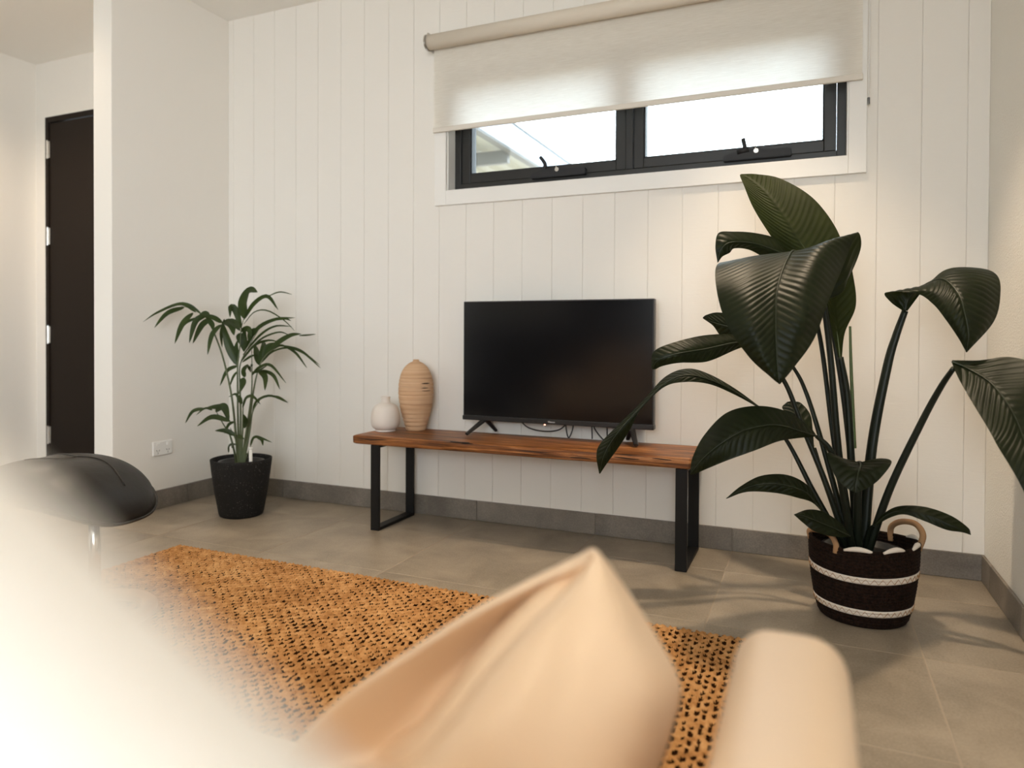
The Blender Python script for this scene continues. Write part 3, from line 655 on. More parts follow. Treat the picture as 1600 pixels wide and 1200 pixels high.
# ---- plant outlines in metres (leaf nets, stalk and frond paths) and the tan cushion's net
LEAVES = [('young',[[(3.151,-0.5,1.029),(3.153,-0.5,1.025),(3.157,-0.5,1.029)],[(3.06,-0.48,1.131),(3.126,-0.5,1.138),(3.2,-0.5,1.146)],[(2.975,-0.46,1.259),(3.065,-0.49,1.24),(3.192,-0.48,1.25)],[(2.912,-0.43,1.369),(3.01,-0.46,1.338),(3.114,-0.44,1.383)],[(2.876,-0.4,1.459),(2.95,-0.42,1.426),(3.006,-0.4,1.471)],[(2.862,-0.38,1.494),(2.887,-0.38,1.49),(2.918,-0.38,1.501)],[(2.859,-0.37,1.506),(2.861,-0.37,1.506),(2.864,-0.37,1.508)]]),('young',[[(3.192,-0.55,0.833),(3.196,-0.55,0.833),(3.2,-0.55,0.833)],[(3.172,-0.56,0.917),(3.186,-0.55,0.917),(3.209,-0.54,0.921)],[(3.155,-0.58,1.015),(3.175,-0.55,1.006),(3.241,-0.53,1.01)],[(3.143,-0.58,1.109),(3.169,-0.55,1.09),(3.232,-0.53,1.111)],[(3.139,-0.58,1.172),(3.168,-0.55,1.164),(3.21,-0.53,1.196)],[(3.163,-0.55,1.227),(3.167,-0.55,1.227),(3.171,-0.55,1.227)]]),('dark',[[(3.138,-0.6,1.025),(3.142,-0.6,1.025),(3.142,-0.6,1.025),(3.142,-0.6,1.025),(3.149,-0.6,1.025)],[(3.004,-0.62,1.089),(3.062,-0.6,1.11),(3.12,-0.6,1.129),(3.196,-0.58,1.066),(3.211,-0.55,1.089)],[(2.882,-0.72,1.137),(2.968,-0.7,1.162),(3.063,-0.68,1.179),(3.184,-0.64,1.184),(3.251,-0.58,1.192)],[(2.836,-0.82,1.133),(2.937,-0.8,1.147),(3.041,-0.78,1.151),(3.142,-0.74,1.198),(3.235,-0.66,1.233)],[(2.845,-0.92,1.052),(2.931,-0.93,1.046),(3.016,-0.9,1.05),(3.113,-0.86,1.097),(3.197,-0.74,1.129)],[(2.88,-0.97,0.946),(2.953,-1.0,0.94),(3.015,-0.97,0.945),(3.091,-0.95,0.969),(3.153,-0.86,1.012)],[(2.945,-0.99,0.849),(2.984,-1.02,0.85),(3.02,-1.0,0.85),(3.068,-0.98,0.874),(3.115,-0.92,0.901)],[(3.005,-1.0,0.793),(3.016,-1.01,0.79),(3.026,-1.01,0.79),(3.044,-1.0,0.803),(3.063,-0.98,0.82)],[(3.026,-1.0,0.775),(3.027,-1.0,0.775),(3.027,-1.0,0.775),(3.027,-1.0,0.775),(3.029,-1.0,0.775)]]),('dark',[[(3.058,-0.45,1.189),(3.059,-0.45,1.185),(3.059,-0.45,1.18)],[(2.996,-0.47,1.248),(2.994,-0.5,1.204),(2.983,-0.48,1.171)],[(2.925,-0.52,1.267),(2.923,-0.54,1.229),(2.909,-0.52,1.208)],[(2.855,-0.56,1.27),(2.857,-0.58,1.232),(2.861,-0.55,1.213)],[(2.81,-0.58,1.265),(2.828,-0.6,1.215),(2.846,-0.57,1.196)],[(2.802,-0.6,1.217),(2.815,-0.6,1.19),(2.825,-0.59,1.182)],[(2.809,-0.6,1.161),(2.811,-0.6,1.161),(2.813,-0.6,1.163)]]),('dark',[[(3.38,-0.5,0.993),(3.386,-0.5,0.993),(3.386,-0.5,0.993),(3.386,-0.5,0.993),(3.393,-0.5,0.993)],[(3.343,-0.52,1.021),(3.364,-0.5,1.03),(3.396,-0.5,1.034),(3.428,-0.48,1.047),(3.442,-0.48,1.063)],[(3.326,-0.55,1.051),(3.376,-0.52,1.062),(3.429,-0.52,1.069),(3.471,-0.5,1.1),(3.502,-0.48,1.125)],[(3.408,-0.58,1.044),(3.44,-0.6,1.056),(3.477,-0.58,1.088),(3.529,-0.55,1.116),(3.588,-0.5,1.125)],[(3.445,-0.64,1.008),(3.469,-0.66,1.017),(3.506,-0.66,1.039),(3.566,-0.62,1.074),(3.625,-0.55,1.097)],[(3.473,-0.68,0.959),(3.489,-0.7,0.966),(3.516,-0.7,0.981),(3.57,-0.67,1.005),(3.624,-0.6,1.036)],[(3.503,-0.7,0.903),(3.511,-0.71,0.908),(3.525,-0.71,0.917),(3.563,-0.69,0.936),(3.598,-0.65,0.954)],[(3.521,-0.7,0.865),(3.522,-0.7,0.864),(3.522,-0.7,0.864),(3.522,-0.7,0.864),(3.524,-0.7,0.865)]]),('dark',[[(3.484,-0.7,0.839),(3.486,-0.7,0.837),(3.487,-0.7,0.841)],[(3.496,-0.74,0.792),(3.527,-0.72,0.816),(3.554,-0.7,0.842)],[(3.514,-0.8,0.739),(3.567,-0.78,0.782),(3.626,-0.72,0.853)],[(3.544,-0.88,0.662),(3.597,-0.85,0.721),(3.679,-0.78,0.826)],[(3.558,-0.92,0.621),(3.614,-0.9,0.655),(3.699,-0.84,0.753)],[(3.588,-0.96,0.555),(3.622,-0.95,0.589),(3.682,-0.9,0.651)],[(3.619,-0.97,0.48),(3.62,-0.97,0.48),(3.621,-0.97,0.48)]]),('dark',[[(2.912,-0.58,0.888),(2.912,-0.58,0.883),(2.912,-0.58,0.879)],[(2.872,-0.6,0.914),(2.874,-0.62,0.888),(2.868,-0.6,0.861)],[(2.775,-0.66,0.911),(2.783,-0.69,0.866),(2.787,-0.67,0.823)],[(2.679,-0.72,0.885),(2.695,-0.75,0.849),(2.706,-0.73,0.819)],[(2.625,-0.75,0.857),(2.64,-0.76,0.827),(2.653,-0.74,0.808)],[(2.615,-0.75,0.811),(2.619,-0.75,0.797),(2.628,-0.74,0.796)]]),('dark',[[(2.948,-0.5,0.954),(2.948,-0.5,0.95),(2.948,-0.5,0.945)],[(2.862,-0.5,0.982),(2.869,-0.52,0.939),(2.863,-0.5,0.894)],[(2.798,-0.48,0.994),(2.819,-0.5,0.948),(2.813,-0.48,0.905)],[(2.757,-0.47,0.986),(2.772,-0.48,0.962),(2.78,-0.47,0.946)],[(2.742,-0.46,0.977),(2.742,-0.46,0.974),(2.744,-0.46,0.972)]]),('dark',[[(2.947,-0.52,0.664),(2.947,-0.52,0.661),(2.945,-0.52,0.659)],[(2.869,-0.55,0.725),(2.866,-0.56,0.717),(2.862,-0.56,0.708)],[(2.786,-0.58,0.775),(2.792,-0.62,0.758),(2.787,-0.63,0.745)],[(2.713,-0.6,0.795),(2.716,-0.66,0.775),(2.711,-0.68,0.752)],[(2.641,-0.63,0.767),(2.648,-0.69,0.745),(2.646,-0.7,0.732)],[(2.574,-0.68,0.686),(2.583,-0.73,0.673),(2.577,-0.74,0.656)],[(2.494,-0.72,0.598),(2.52,-0.76,0.597),(2.542,-0.74,0.587)],[(2.439,-0.74,0.535),(2.476,-0.76,0.535),(2.502,-0.74,0.523)],[(2.428,-0.75,0.493),(2.454,-0.76,0.486),(2.469,-0.75,0.474)],[(2.438,-0.75,0.432),(2.44,-0.75,0.432),(2.442,-0.75,0.432)]]),('dark',[[(3.126,-0.68,0.597),(3.126,-0.68,0.595),(3.126,-0.68,0.593)],[(3.1,-0.7,0.63),(3.087,-0.74,0.612),(3.069,-0.75,0.593)],[(3.031,-0.74,0.677),(3.01,-0.8,0.637),(3.017,-0.82,0.589)],[(2.948,-0.78,0.691),(2.926,-0.85,0.623),(2.955,-0.86,0.564)],[(2.864,-0.8,0.667),(2.86,-0.88,0.583),(2.883,-0.88,0.534)],[(2.799,-0.82,0.595),(2.808,-0.88,0.535),(2.823,-0.88,0.504)],[(2.767,-0.84,0.525),(2.78,-0.87,0.499),(2.787,-0.87,0.484)],[(2.763,-0.86,0.478),(2.763,-0.86,0.476),(2.765,-0.86,0.474)]]),('dark',[[(3.12,-0.5,0.53),(3.12,-0.5,0.53),(3.12,-0.5,0.53)],[(3.079,-0.5,0.589),(3.099,-0.5,0.599),(3.115,-0.5,0.591)],[(3.029,-0.48,0.643),(3.066,-0.48,0.645),(3.107,-0.48,0.641)],[(3.016,-0.47,0.662),(3.043,-0.46,0.676),(3.078,-0.46,0.677)],[(3.032,-0.46,0.68),(3.045,-0.46,0.683),(3.053,-0.46,0.683)]]),('dark',[[(3.248,-0.66,0.518),(3.249,-0.66,0.518),(3.251,-0.66,0.518)],[(3.203,-0.68,0.53),(3.251,-0.69,0.515),(3.304,-0.68,0.537)],[(3.157,-0.72,0.549),(3.245,-0.74,0.51),(3.332,-0.72,0.534)],[(3.176,-0.76,0.49),(3.238,-0.77,0.491),(3.299,-0.75,0.487)],[(3.207,-0.78,0.458),(3.233,-0.78,0.464),(3.264,-0.77,0.459)],[(3.231,-0.78,0.447),(3.233,-0.78,0.445),(3.235,-0.78,0.447)]]),('dark',[[(3.155,-0.62,0.333),(3.155,-0.62,0.331),(3.155,-0.62,0.329)],[(3.13,-0.65,0.382),(3.124,-0.66,0.38),(3.117,-0.66,0.377)],[(3.101,-0.68,0.437),(3.091,-0.71,0.422),(3.072,-0.71,0.4)],[(3.041,-0.71,0.47),(3.028,-0.74,0.444),(3.017,-0.74,0.415)],[(2.966,-0.73,0.465),(2.961,-0.76,0.442),(2.953,-0.76,0.419)],[(2.906,-0.75,0.431),(2.907,-0.76,0.419),(2.911,-0.76,0.411)],[(2.86,-0.76,0.388),(2.862,-0.76,0.388),(2.864,-0.76,0.388)]]),('dark',[[(3.228,-0.66,0.284),(3.228,-0.66,0.282),(3.228,-0.66,0.28)],[(3.191,-0.68,0.331),(3.18,-0.7,0.312),(3.169,-0.71,0.29)],[(3.145,-0.7,0.362),(3.132,-0.73,0.336),(3.121,-0.74,0.308)],[(3.102,-0.71,0.366),(3.091,-0.74,0.352),(3.092,-0.74,0.328)],[(3.062,-0.73,0.351),(3.064,-0.73,0.349),(3.066,-0.73,0.347)]]),('dark',[[(3.295,-0.6,0.308),(3.297,-0.6,0.308),(3.298,-0.6,0.307)],[(3.321,-0.61,0.352),(3.329,-0.62,0.351),(3.337,-0.63,0.346)],[(3.363,-0.62,0.383),(3.37,-0.64,0.374),(3.376,-0.65,0.365)],[(3.431,-0.63,0.39),(3.429,-0.65,0.373),(3.426,-0.66,0.353)],[(3.497,-0.64,0.373),(3.489,-0.66,0.352),(3.483,-0.66,0.333)],[(3.54,-0.65,0.344),(3.532,-0.66,0.336),(3.524,-0.66,0.33)],[(3.548,-0.65,0.324),(3.548,-0.65,0.322),(3.548,-0.65,0.322)]])]
STALKS = [('dark',[(3.224,-0.56,0.269),(3.197,-0.56,0.502),(3.166,-0.58,0.838),(3.143,-0.6,1.025)],0.015,0.011),('dark',[(3.247,-0.54,0.261),(3.232,-0.54,0.501),(3.218,-0.54,0.711),(3.196,-0.55,0.841)],0.017,0.012),('young',[(3.242,-0.52,0.541),(3.23,-0.52,0.795),(3.225,-0.52,0.943)],0.008,0.005),('dark',[(3.269,-0.53,0.261),(3.293,-0.52,0.545),(3.336,-0.5,0.807),(3.361,-0.5,0.912),(3.386,-0.5,0.993)],0.02,0.011),('dark',[(3.289,-0.56,0.271),(3.34,-0.58,0.424),(3.421,-0.62,0.646),(3.465,-0.66,0.759),(3.491,-0.7,0.818)],0.016,0.009),('dark',[(3.198,-0.58,0.276),(3.155,-0.58,0.429),(3.086,-0.56,0.601),(3.018,-0.56,0.77),(2.912,-0.58,0.883)],0.013,0.008),('dark',[(3.212,-0.52,0.262),(3.166,-0.5,0.468),(3.125,-0.48,0.615),(3.09,-0.46,0.722),(3.052,-0.46,0.799),(2.948,-0.5,0.95)],0.012,0.006),('dark',[(3.191,-0.58,0.279),(3.121,-0.56,0.39),(3.036,-0.54,0.552),(2.947,-0.52,0.661)],0.013,0.006),('dark',[(3.215,-0.62,0.284),(3.2,-0.65,0.436),(3.167,-0.67,0.548),(3.126,-0.68,0.595)],0.013,0.008),('dark',[(3.24,-0.6,0.275),(3.247,-0.62,0.393),(3.254,-0.64,0.479),(3.249,-0.66,0.518)],0.014,0.008),('dark',[(3.198,-0.58,0.272),(3.175,-0.6,0.299),(3.151,-0.62,0.337)],0.011,0.007),('dark',[(3.217,-0.5,0.253),(3.177,-0.5,0.361),(3.142,-0.5,0.456),(3.12,-0.5,0.53)],0.013,0.008),('dark',[(3.274,-0.56,0.269),(3.284,-0.58,0.286),(3.298,-0.6,0.311)],0.01,0.006),('dark',[(3.232,-0.5,0.251),(3.185,-0.48,0.532),(3.132,-0.46,0.922),(3.059,-0.45,1.185)],0.012,0.007),('dark',[(3.259,-0.5,0.258),(3.217,-0.5,0.644),(3.182,-0.5,0.879),(3.153,-0.5,1.025)],0.013,0.008)]
FRONDS = [([(0.45,-0.385,0.299),(0.436,-0.396,0.496),(0.417,-0.406,0.647),(0.378,-0.417,0.804),(0.334,-0.428,0.917),(0.31,-0.438,0.981),(0.266,-0.449,1.011),(0.216,-0.459,1.038),(0.156,-0.47,1.049)],[([(0.258,-0.47,1.018),(0.185,-0.495,1.059),(0.058,-0.521,1.018),(0.052,-0.606,0.967)],0.0084),([(0.289,-0.47,1.014),(0.251,-0.5,1.051),(0.203,-0.53,1.059),(0.135,-0.56,1.023)],0.0063),([(0.177,-0.47,1.041),(0.097,-0.5,1.011),(0.062,-0.55,0.938)],0.014),([(0.238,-0.47,1.014),(0.214,-0.512,0.953),(0.209,-0.555,0.86)],0.0154),([(0.269,-0.47,0.991),(0.249,-0.517,0.964),(0.261,-0.563,0.93)],0.0084),([(0.329,-0.47,1.002),(0.291,-0.5,0.968),(0.279,-0.53,0.864)],0.0168),([(0.359,-0.47,0.98),(0.303,-0.474,0.946),(0.245,-0.478,0.86)],0.0188),([(0.329,-0.47,0.991),(0.379,-0.48,0.954),(0.391,-0.49,0.928)],0.0126),([(0.427,-0.47,0.954),(0.381,-0.482,0.902),(0.36,-0.493,0.806)],0.014),([(0.432,-0.47,0.965),(0.409,-0.509,0.99),(0.372,-0.548,1.002)],0.0119),([(0.349,-0.47,0.984),(0.343,-0.493,1.009),(0.314,-0.516,0.983)],0.014)]),([(0.46,-0.385,0.3),(0.446,-0.381,0.495),(0.44,-0.377,0.645),(0.437,-0.373,0.751),(0.448,-0.368,0.857),(0.451,-0.364,0.933),(0.463,-0.36,0.986)],[([(0.425,-0.36,0.75),(0.386,-0.381,0.857),(0.366,-0.402,0.97)],0.0216),([(0.335,-0.36,0.986),(0.342,-0.386,0.91),(0.374,-0.413,0.842)],0.0084),([(0.447,-0.36,0.94),(0.435,-0.38,1.023),(0.42,-0.4,1.045),(0.433,-0.419,0.992)],0.0161),([(0.465,-0.36,0.989),(0.482,-0.376,1.068),(0.539,-0.392,1.123),(0.6,-0.409,1.115)],0.0279),([(0.465,-0.36,0.982),(0.526,-0.352,1.061),(0.605,-0.345,1.097),(0.665,-0.337,1.03)],0.0126),([(0.465,-0.36,0.959),(0.53,-0.357,1.019),(0.613,-0.354,1.026),(0.714,-0.35,0.977),(0.776,-0.347,0.926)],0.0031),([(0.619,-0.36,1.096),(0.69,-0.355,1.117),(0.761,-0.349,1.105)],0.0031),([(0.425,-0.36,0.91),(0.455,-0.355,0.872),(0.457,-0.35,0.819)],0.0223),([(0.365,-0.36,0.982),(0.44,-0.385,0.955),(0.49,-0.411,0.925)],0.0175),([(0.335,-0.36,0.975),(0.405,-0.38,0.955),(0.439,-0.399,0.902)],0.0209),([(0.443,-0.36,0.925),(0.498,-0.364,0.933),(0.525,-0.367,0.895)],0.0154),([(0.43,-0.36,0.781),(0.414,-0.358,0.834),(0.422,-0.357,0.879)],0.0119)]),([(0.471,-0.385,0.301),(0.459,-0.376,0.495),(0.446,-0.367,0.645),(0.438,-0.358,0.751),(0.484,-0.349,0.842),(0.543,-0.34,0.933)],[([(0.445,-0.34,0.819),(0.507,-0.312,0.933),(0.598,-0.283,0.983),(0.699,-0.255,0.993)],0.0112),([(0.44,-0.34,0.803),(0.526,-0.311,0.903),(0.596,-0.281,0.949),(0.676,-0.252,0.949)],0.0063),([(0.435,-0.34,0.784),(0.55,-0.337,0.88),(0.662,-0.334,0.918),(0.726,-0.331,0.907)],0.0052),([(0.425,-0.34,0.765),(0.495,-0.32,0.849),(0.564,-0.3,0.876),(0.616,-0.279,0.871)],0.007),([(0.435,-0.34,0.765),(0.463,-0.306,0.795),(0.473,-0.273,0.799)],0.0063),([(0.504,-0.34,0.91),(0.586,-0.323,0.971),(0.675,-0.306,0.986),(0.703,-0.289,0.977)],0.007),([(0.455,-0.34,0.842),(0.437,-0.331,0.887),(0.438,-0.322,0.933)],0.0188),([(0.485,-0.34,0.872),(0.472,-0.316,0.918),(0.489,-0.293,0.941)],0.014)]),([(0.504,-0.385,0.303),(0.507,-0.368,0.459),(0.525,-0.351,0.647),(0.547,-0.334,0.756),(0.58,-0.317,0.812),(0.642,-0.3,0.851)],[([(0.521,-0.3,0.762),(0.613,-0.3,0.85),(0.708,-0.301,0.9),(0.779,-0.301,0.911)],0.0154),([(0.764,-0.3,0.902),(0.776,-0.258,0.904),(0.798,-0.217,0.91)],0.0049),([(0.516,-0.3,0.75),(0.462,-0.262,0.802),(0.406,-0.223,0.855)],0.0181),([(0.535,-0.3,0.781),(0.544,-0.278,0.842),(0.578,-0.255,0.866)],0.014),([(0.545,-0.3,0.785),(0.608,-0.295,0.826),(0.699,-0.29,0.84),(0.798,-0.285,0.807),(0.875,-0.28,0.757)],0.0049),([(0.67,-0.3,0.851),(0.711,-0.26,0.813),(0.746,-0.219,0.738)],0.0059),([(0.67,-0.3,0.852),(0.763,-0.276,0.822),(0.859,-0.253,0.741)],0.0063),([(0.516,-0.3,0.765),(0.504,-0.261,0.841),(0.458,-0.222,0.868)],0.0154),([(0.574,-0.3,0.82),(0.609,-0.263,0.85),(0.629,-0.225,0.842)],0.007)]),([(0.489,-0.385,0.302),(0.507,-0.379,0.46),(0.527,-0.373,0.61),(0.524,-0.366,0.715),(0.516,-0.36,0.827)],[([(0.425,-0.36,0.747),(0.375,-0.38,0.72),(0.345,-0.399,0.645)],0.0105),([(0.425,-0.36,0.72),(0.419,-0.384,0.691),(0.417,-0.409,0.638)],0.0063),([(0.465,-0.36,0.691),(0.489,-0.375,0.73),(0.525,-0.39,0.754)],0.0175),([(0.518,-0.36,0.7),(0.577,-0.376,0.739),(0.667,-0.391,0.756),(0.775,-0.407,0.673)],0.0084),([(0.562,-0.36,0.727),(0.639,-0.397,0.697),(0.67,-0.434,0.635)],0.014),([(0.586,-0.36,0.73),(0.684,-0.39,0.705),(0.749,-0.419,0.642)],0.0084),([(0.447,-0.36,0.683),(0.467,-0.364,0.661),(0.439,-0.369,0.603)],0.0154),([(0.514,-0.36,0.722),(0.55,-0.403,0.747),(0.557,-0.446,0.753)],0.0154),([(0.518,-0.36,0.715),(0.602,-0.403,0.726),(0.697,-0.445,0.759)],0.0077)]),([(0.479,-0.385,0.301),(0.483,-0.387,0.422),(0.486,-0.388,0.52),(0.494,-0.39,0.573)],[([(0.469,-0.39,0.561),(0.448,-0.394,0.605),(0.401,-0.397,0.591)],0.0063),([(0.486,-0.39,0.539),(0.525,-0.404,0.59),(0.58,-0.418,0.601),(0.64,-0.432,0.567)],0.0084),([(0.48,-0.39,0.557),(0.477,-0.398,0.588),(0.466,-0.407,0.603)],0.0091),([(0.494,-0.39,0.438),(0.519,-0.401,0.471),(0.516,-0.413,0.51)],0.014)]),([(0.513,-0.385,0.311),(0.513,-0.37,0.422),(0.519,-0.355,0.518),(0.553,-0.34,0.579)],[([(0.502,-0.34,0.512),(0.532,-0.339,0.57),(0.618,-0.337,0.6),(0.725,-0.336,0.569)],0.007),([(0.63,-0.34,0.601),(0.646,-0.305,0.591),(0.668,-0.27,0.564)],0.0035)]),([(0.44,-0.385,0.306),(0.429,-0.413,0.392),(0.408,-0.442,0.462),(0.388,-0.47,0.531)],[([(0.318,-0.47,0.535),(0.271,-0.5,0.521),(0.252,-0.53,0.465)],0.0091),([(0.476,-0.47,0.487),(0.46,-0.483,0.543),(0.415,-0.496,0.549),(0.358,-0.509,0.541)],0.0147),([(0.485,-0.47,0.48),(0.399,-0.5,0.499),(0.331,-0.53,0.454)],0.0126),([(0.388,-0.47,0.527),(0.455,-0.478,0.549),(0.494,-0.487,0.504)],0.0188),([(0.368,-0.47,0.53),(0.346,-0.496,0.539),(0.315,-0.522,0.507)],0.0049)]),([(0.455,-0.385,0.307),(0.457,-0.402,0.362),(0.435,-0.42,0.438)],[([(0.47,-0.42,0.403),(0.428,-0.442,0.426),(0.379,-0.464,0.427)],0.0119),([(0.46,-0.42,0.47),(0.428,-0.423,0.453),(0.401,-0.425,0.407)],0.0084),([(0.474,-0.42,0.396),(0.517,-0.444,0.402),(0.574,-0.468,0.397)],0.0105)]),([(0.513,-0.385,0.307),(0.533,-0.38,0.357)],[([(0.526,-0.38,0.349),(0.568,-0.387,0.397),(0.677,-0.394,0.378)],0.007),([(0.569,-0.38,0.395),(0.592,-0.37,0.382),(0.589,-0.36,0.351)],0.0077)]),([(0.43,-0.385,0.301),(0.465,-0.43,0.337)],[([(0.433,-0.43,0.316),(0.47,-0.455,0.359),(0.545,-0.48,0.371)],0.007),([(0.467,-0.43,0.337),(0.482,-0.457,0.357),(0.526,-0.484,0.371)],0.0049)])]
CUSHION = [[(2.905,-2.391,0.68),(2.905,-2.39,0.68),(2.906,-2.39,0.68),(2.907,-2.39,0.68),(2.907,-2.39,0.68),(2.908,-2.389,0.68)],[(2.883,-2.382,0.663),(2.888,-2.38,0.659),(2.9,-2.402,0.666),(2.91,-2.402,0.667),(2.917,-2.395,0.665),(2.919,-2.375,0.66)],[(2.84,-2.391,0.64),(2.852,-2.368,0.628),(2.886,-2.417,0.648),(2.911,-2.424,0.651),(2.929,-2.408,0.647),(2.936,-2.368,0.635)],[(2.778,-2.417,0.606),(2.8,-2.372,0.582),(2.869,-2.461,0.629),(2.909,-2.457,0.628),(2.945,-2.428,0.622),(2.962,-2.357,0.593)],[(2.706,-2.448,0.558),(2.745,-2.395,0.52),(2.845,-2.507,0.594),(2.911,-2.493,0.595),(2.964,-2.443,0.585),(2.987,-2.356,0.546)],[(2.639,-2.477,0.51),(2.694,-2.426,0.45),(2.82,-2.546,0.548),(2.906,-2.527,0.552),(2.961,-2.467,0.544),(2.982,-2.367,0.503)],[(2.589,-2.498,0.447),(2.66,-2.459,0.434),(2.786,-2.56,0.486),(2.897,-2.549,0.497),(2.952,-2.489,0.491),(2.963,-2.393,0.447)],[(2.582,-2.51,0.434),(2.673,-2.499,0.434),(2.769,-2.531,0.434),(2.878,-2.53,0.434),(2.93,-2.471,0.434),(2.946,-2.428,0.434)],[(2.656,-2.497,0.434),(2.697,-2.489,0.434),(2.75,-2.475,0.434),(2.84,-2.455,0.434),(2.887,-2.435,0.434),(2.916,-2.422,0.434)]]
# ---- round charcoal pot
PC = (.473, -.385)
pot = thing('round_planter', 'round charcoal speckled planter tapering to its foot, by the left wall', 'planter', (*PC, 0))
pf = [(0, .0), (.096, .0), (.103, .004), (.108, .02), (.126, .12), (.140, .22), (.146, .272), (.147, .284), (.141, .286), (.138, .276), (.127, .20), (.122, .17), (.0, .17)]
child('body', lathe(bmesh.new(), pf, (*PC, 0), 64), 'pot', pot, True)
bm = bmesh.new(); tube(bm, [(PC[0]+.115, PC[1]-.055, .22), (PC[0]+.112, PC[1]-.055, .345)], .008, 10); tube(bm, [(PC[0]+.112, PC[1]-.055, .345), (PC[0]+.112, PC[1]-.055, .355)], .010, 10)
child('water_gauge', bm, 'gauge', pot, True)
# ---- kentia palm
palm = thing('potted_palm', 'slender arching palm in the round charcoal planter', 'plant', (*PC, .17))
bm = lathe(bmesh.new(), [(0, .172), (.095, .172), (.106, .26), (.112, .262), (.110, .272), (.100, .268), (.098, .25), (0, .25)], (*PC, 0), 40); child('nursery_pot', bm, 'nursery_pot', palm, True)
bm = bmesh.new(); lathe(bm, [(0, .258), (.05, .257), (.096, .250)], (*PC, 0), 32, cap=False); child('soil', bm, 'soil', palm, True)
def leaflet(P, wd):
    n_ = 14; c = spline(P, n_); bm = bmesh.new(); rows_ = []
    view = (Vector(c[n_//2])-CAM_POS).normalized()
    for i, p in enumerate(c):
        t = i/(n_-1); p = Vector(p)
        d = Vector(c[min(i+1, n_-1)])-Vector(c[max(i-1, 0)]); d.normalize()
        s = d.cross(Vector((.30, -.86, .42))); s.normalize()
        w_ = wd*(math.sin(math.pi*min(1, t**.75*.97+.03))**.75)+.0007
        nn_ = s.cross(d).normalized()
        rows_.append([bm.verts.new(p-s*w_+nn_*w_*.35), bm.verts.new(p), bm.verts.new(p+s*w_+nn_*w_*.35)])
    for a, b in zip(rows_, rows_[1:]):
        for k in range(2): bm.faces.new((a[k], b[k], b[k+1], a[k+1]))
    return bm
for st, lf in FRONDS:
    base_ = [(PC[0]+(st[0][0]-PC[0])*.5, PC[1]-.01, .245)]+[tuple(q) for q in st[1:]]
    bm = bmesh.new(); tube(bm, spline(base_, 30), lambda t: .0058-.0042*t, 8)
    fr_ = child('frond', bm, 'palm_stem', palm, True)
    for P, wd in lf: child('leaflet', leaflet(P, wd), 'palm', fr_, True)

# ---- basket
BC = (3.268, -.548); TOP = .255
bk = thing('woven_basket', 'dark brown oval rope basket with two white bands, in the right corner', 'basket', (*BC, 0))
prof = [(.118, 0), (.128, .01), (.140, .05), (.151, .12), (.158, .19), (.160, TOP)]
pz = [p[1] for p in prof]; prr = [p[0] for p in prof]
SXb, SYb = 1.0, .90
def rim_z(a): return .006*math.cos(a*2+.6)
def coil_r(z): return float(np.interp(z, pz, prr))
def bpt(a, z, dr=0.):
    r = coil_r(z)+dr; zz = z+(z/TOP)*rim_z(a); return Vector((BC[0]+r*SXb*math.cos(a), BC[1]+r*SYb*math.sin(a), zz))
NC = 24; ch = TOP/NC
bm_d = bmesh.new(); bm_w = [bmesh.new(), bmesh.new()]
for k in range(NC):
    z = (k+.5)*ch; target = bm_d
    if k in (4, 5): target = bm_w[0]
    if k in (14, 15): target = bm_w[1]
    NT = 120; ringv = []
    for i in range(NT):
        a = 2*math.pi*i/NT; row = []
        for m_ in range(8):
            th = 2*math.pi*m_/8; wob = .0009*math.sin(i*math.pi+ (m_ % 2)*math.pi)
            row.append(bm_d.verts.new((0, 0, 0)) if False else target.verts.new(bpt(a, max(.001, z+ch*.58*math.sin(th)), .0052*math.cos(th)+wob)))
        ringv.append(row)
    for i in range(NT):
        A, Bq = ringv[i], ringv[(i+1) % NT]
        for m_ in range(8): target.faces.new((A[m_], A[(m_+1) % 8], Bq[(m_+1) % 8], Bq[m_]))
lathe(bm_d, [(0, .002), (.12, .002)], (*BC, 0), 48, SXb, SYb, cap=False)
child('rope_coils', bm_d, 'seagrass', bk, True)
for b_ in bm_w:   # raised zigzag stitch on the white band
    child('white_band', b_, 'white_rope', bk, True)
bm = bmesh.new()
for z in (5.*ch, 15.*ch):
    n_ = 84; pts = [bpt(2*math.pi*i/n_, z+(.0075 if i % 2 else -.0075), .0060) for i in range(n_)]; tube(bm, pts, .0011, 5, closed=True)
child('stitching', bm, 'tan_rope', bk, False)
for a0_, a1_ in ((-1.95, -1.45), (-1.28, -.83), (-.65, -.25), (.2, .6), (1.9, 2.3)):
    bm = bmesh.new(); n_ = 18; pts = []
    for i in range(n_): 
        t = i/(n_-1); a = a0_+(a1_-a0_)*t; pts.append(bpt(a, TOP-.004+.008*math.sin(t*math.pi), .006-.006*t))
    tube(bm, pts, lambda t: .0035+.0045*math.sin(math.pi*t), 8); child('rim_stitch', bm, 'white_rope', bk, True)
for a0_, a1_, hz in ((.0, .95, .058), (3.25, 4.15, .03)):
    bm = bmesh.new(); p0, p1 = bpt(a0_, TOP-.006, -.002), bpt(a1_, TOP-.006, -.002); md = (p0+p1)/2
    out = (md-Vector((BC[0], BC[1], md.z))).normalized()
    if hz > .05: tube(bm, spline([p0-Vector((0, 0, .02)), p0+Vector((0.012, .0, hz*.5)), p0.lerp(p1, .25)+Vector((.01, 0, hz)), p0.lerp(p1, .7)+Vector((.004, 0, hz*.9)), p1+Vector((0, 0, .025)), p1-Vector((0, 0, .02))], 40), .0095, 12)
    else: tube(bm, spline([p0-Vector((0, 0, .015)), p0+Vector((0, 0, .014)), md-out*.02+Vector((0, 0, .022)), p1+Vector((0, 0, .014)), p1-Vector((0, 0, .015))], 40), .0085, 12)
    child('handle', bm, 'tan_rope', bk, True)
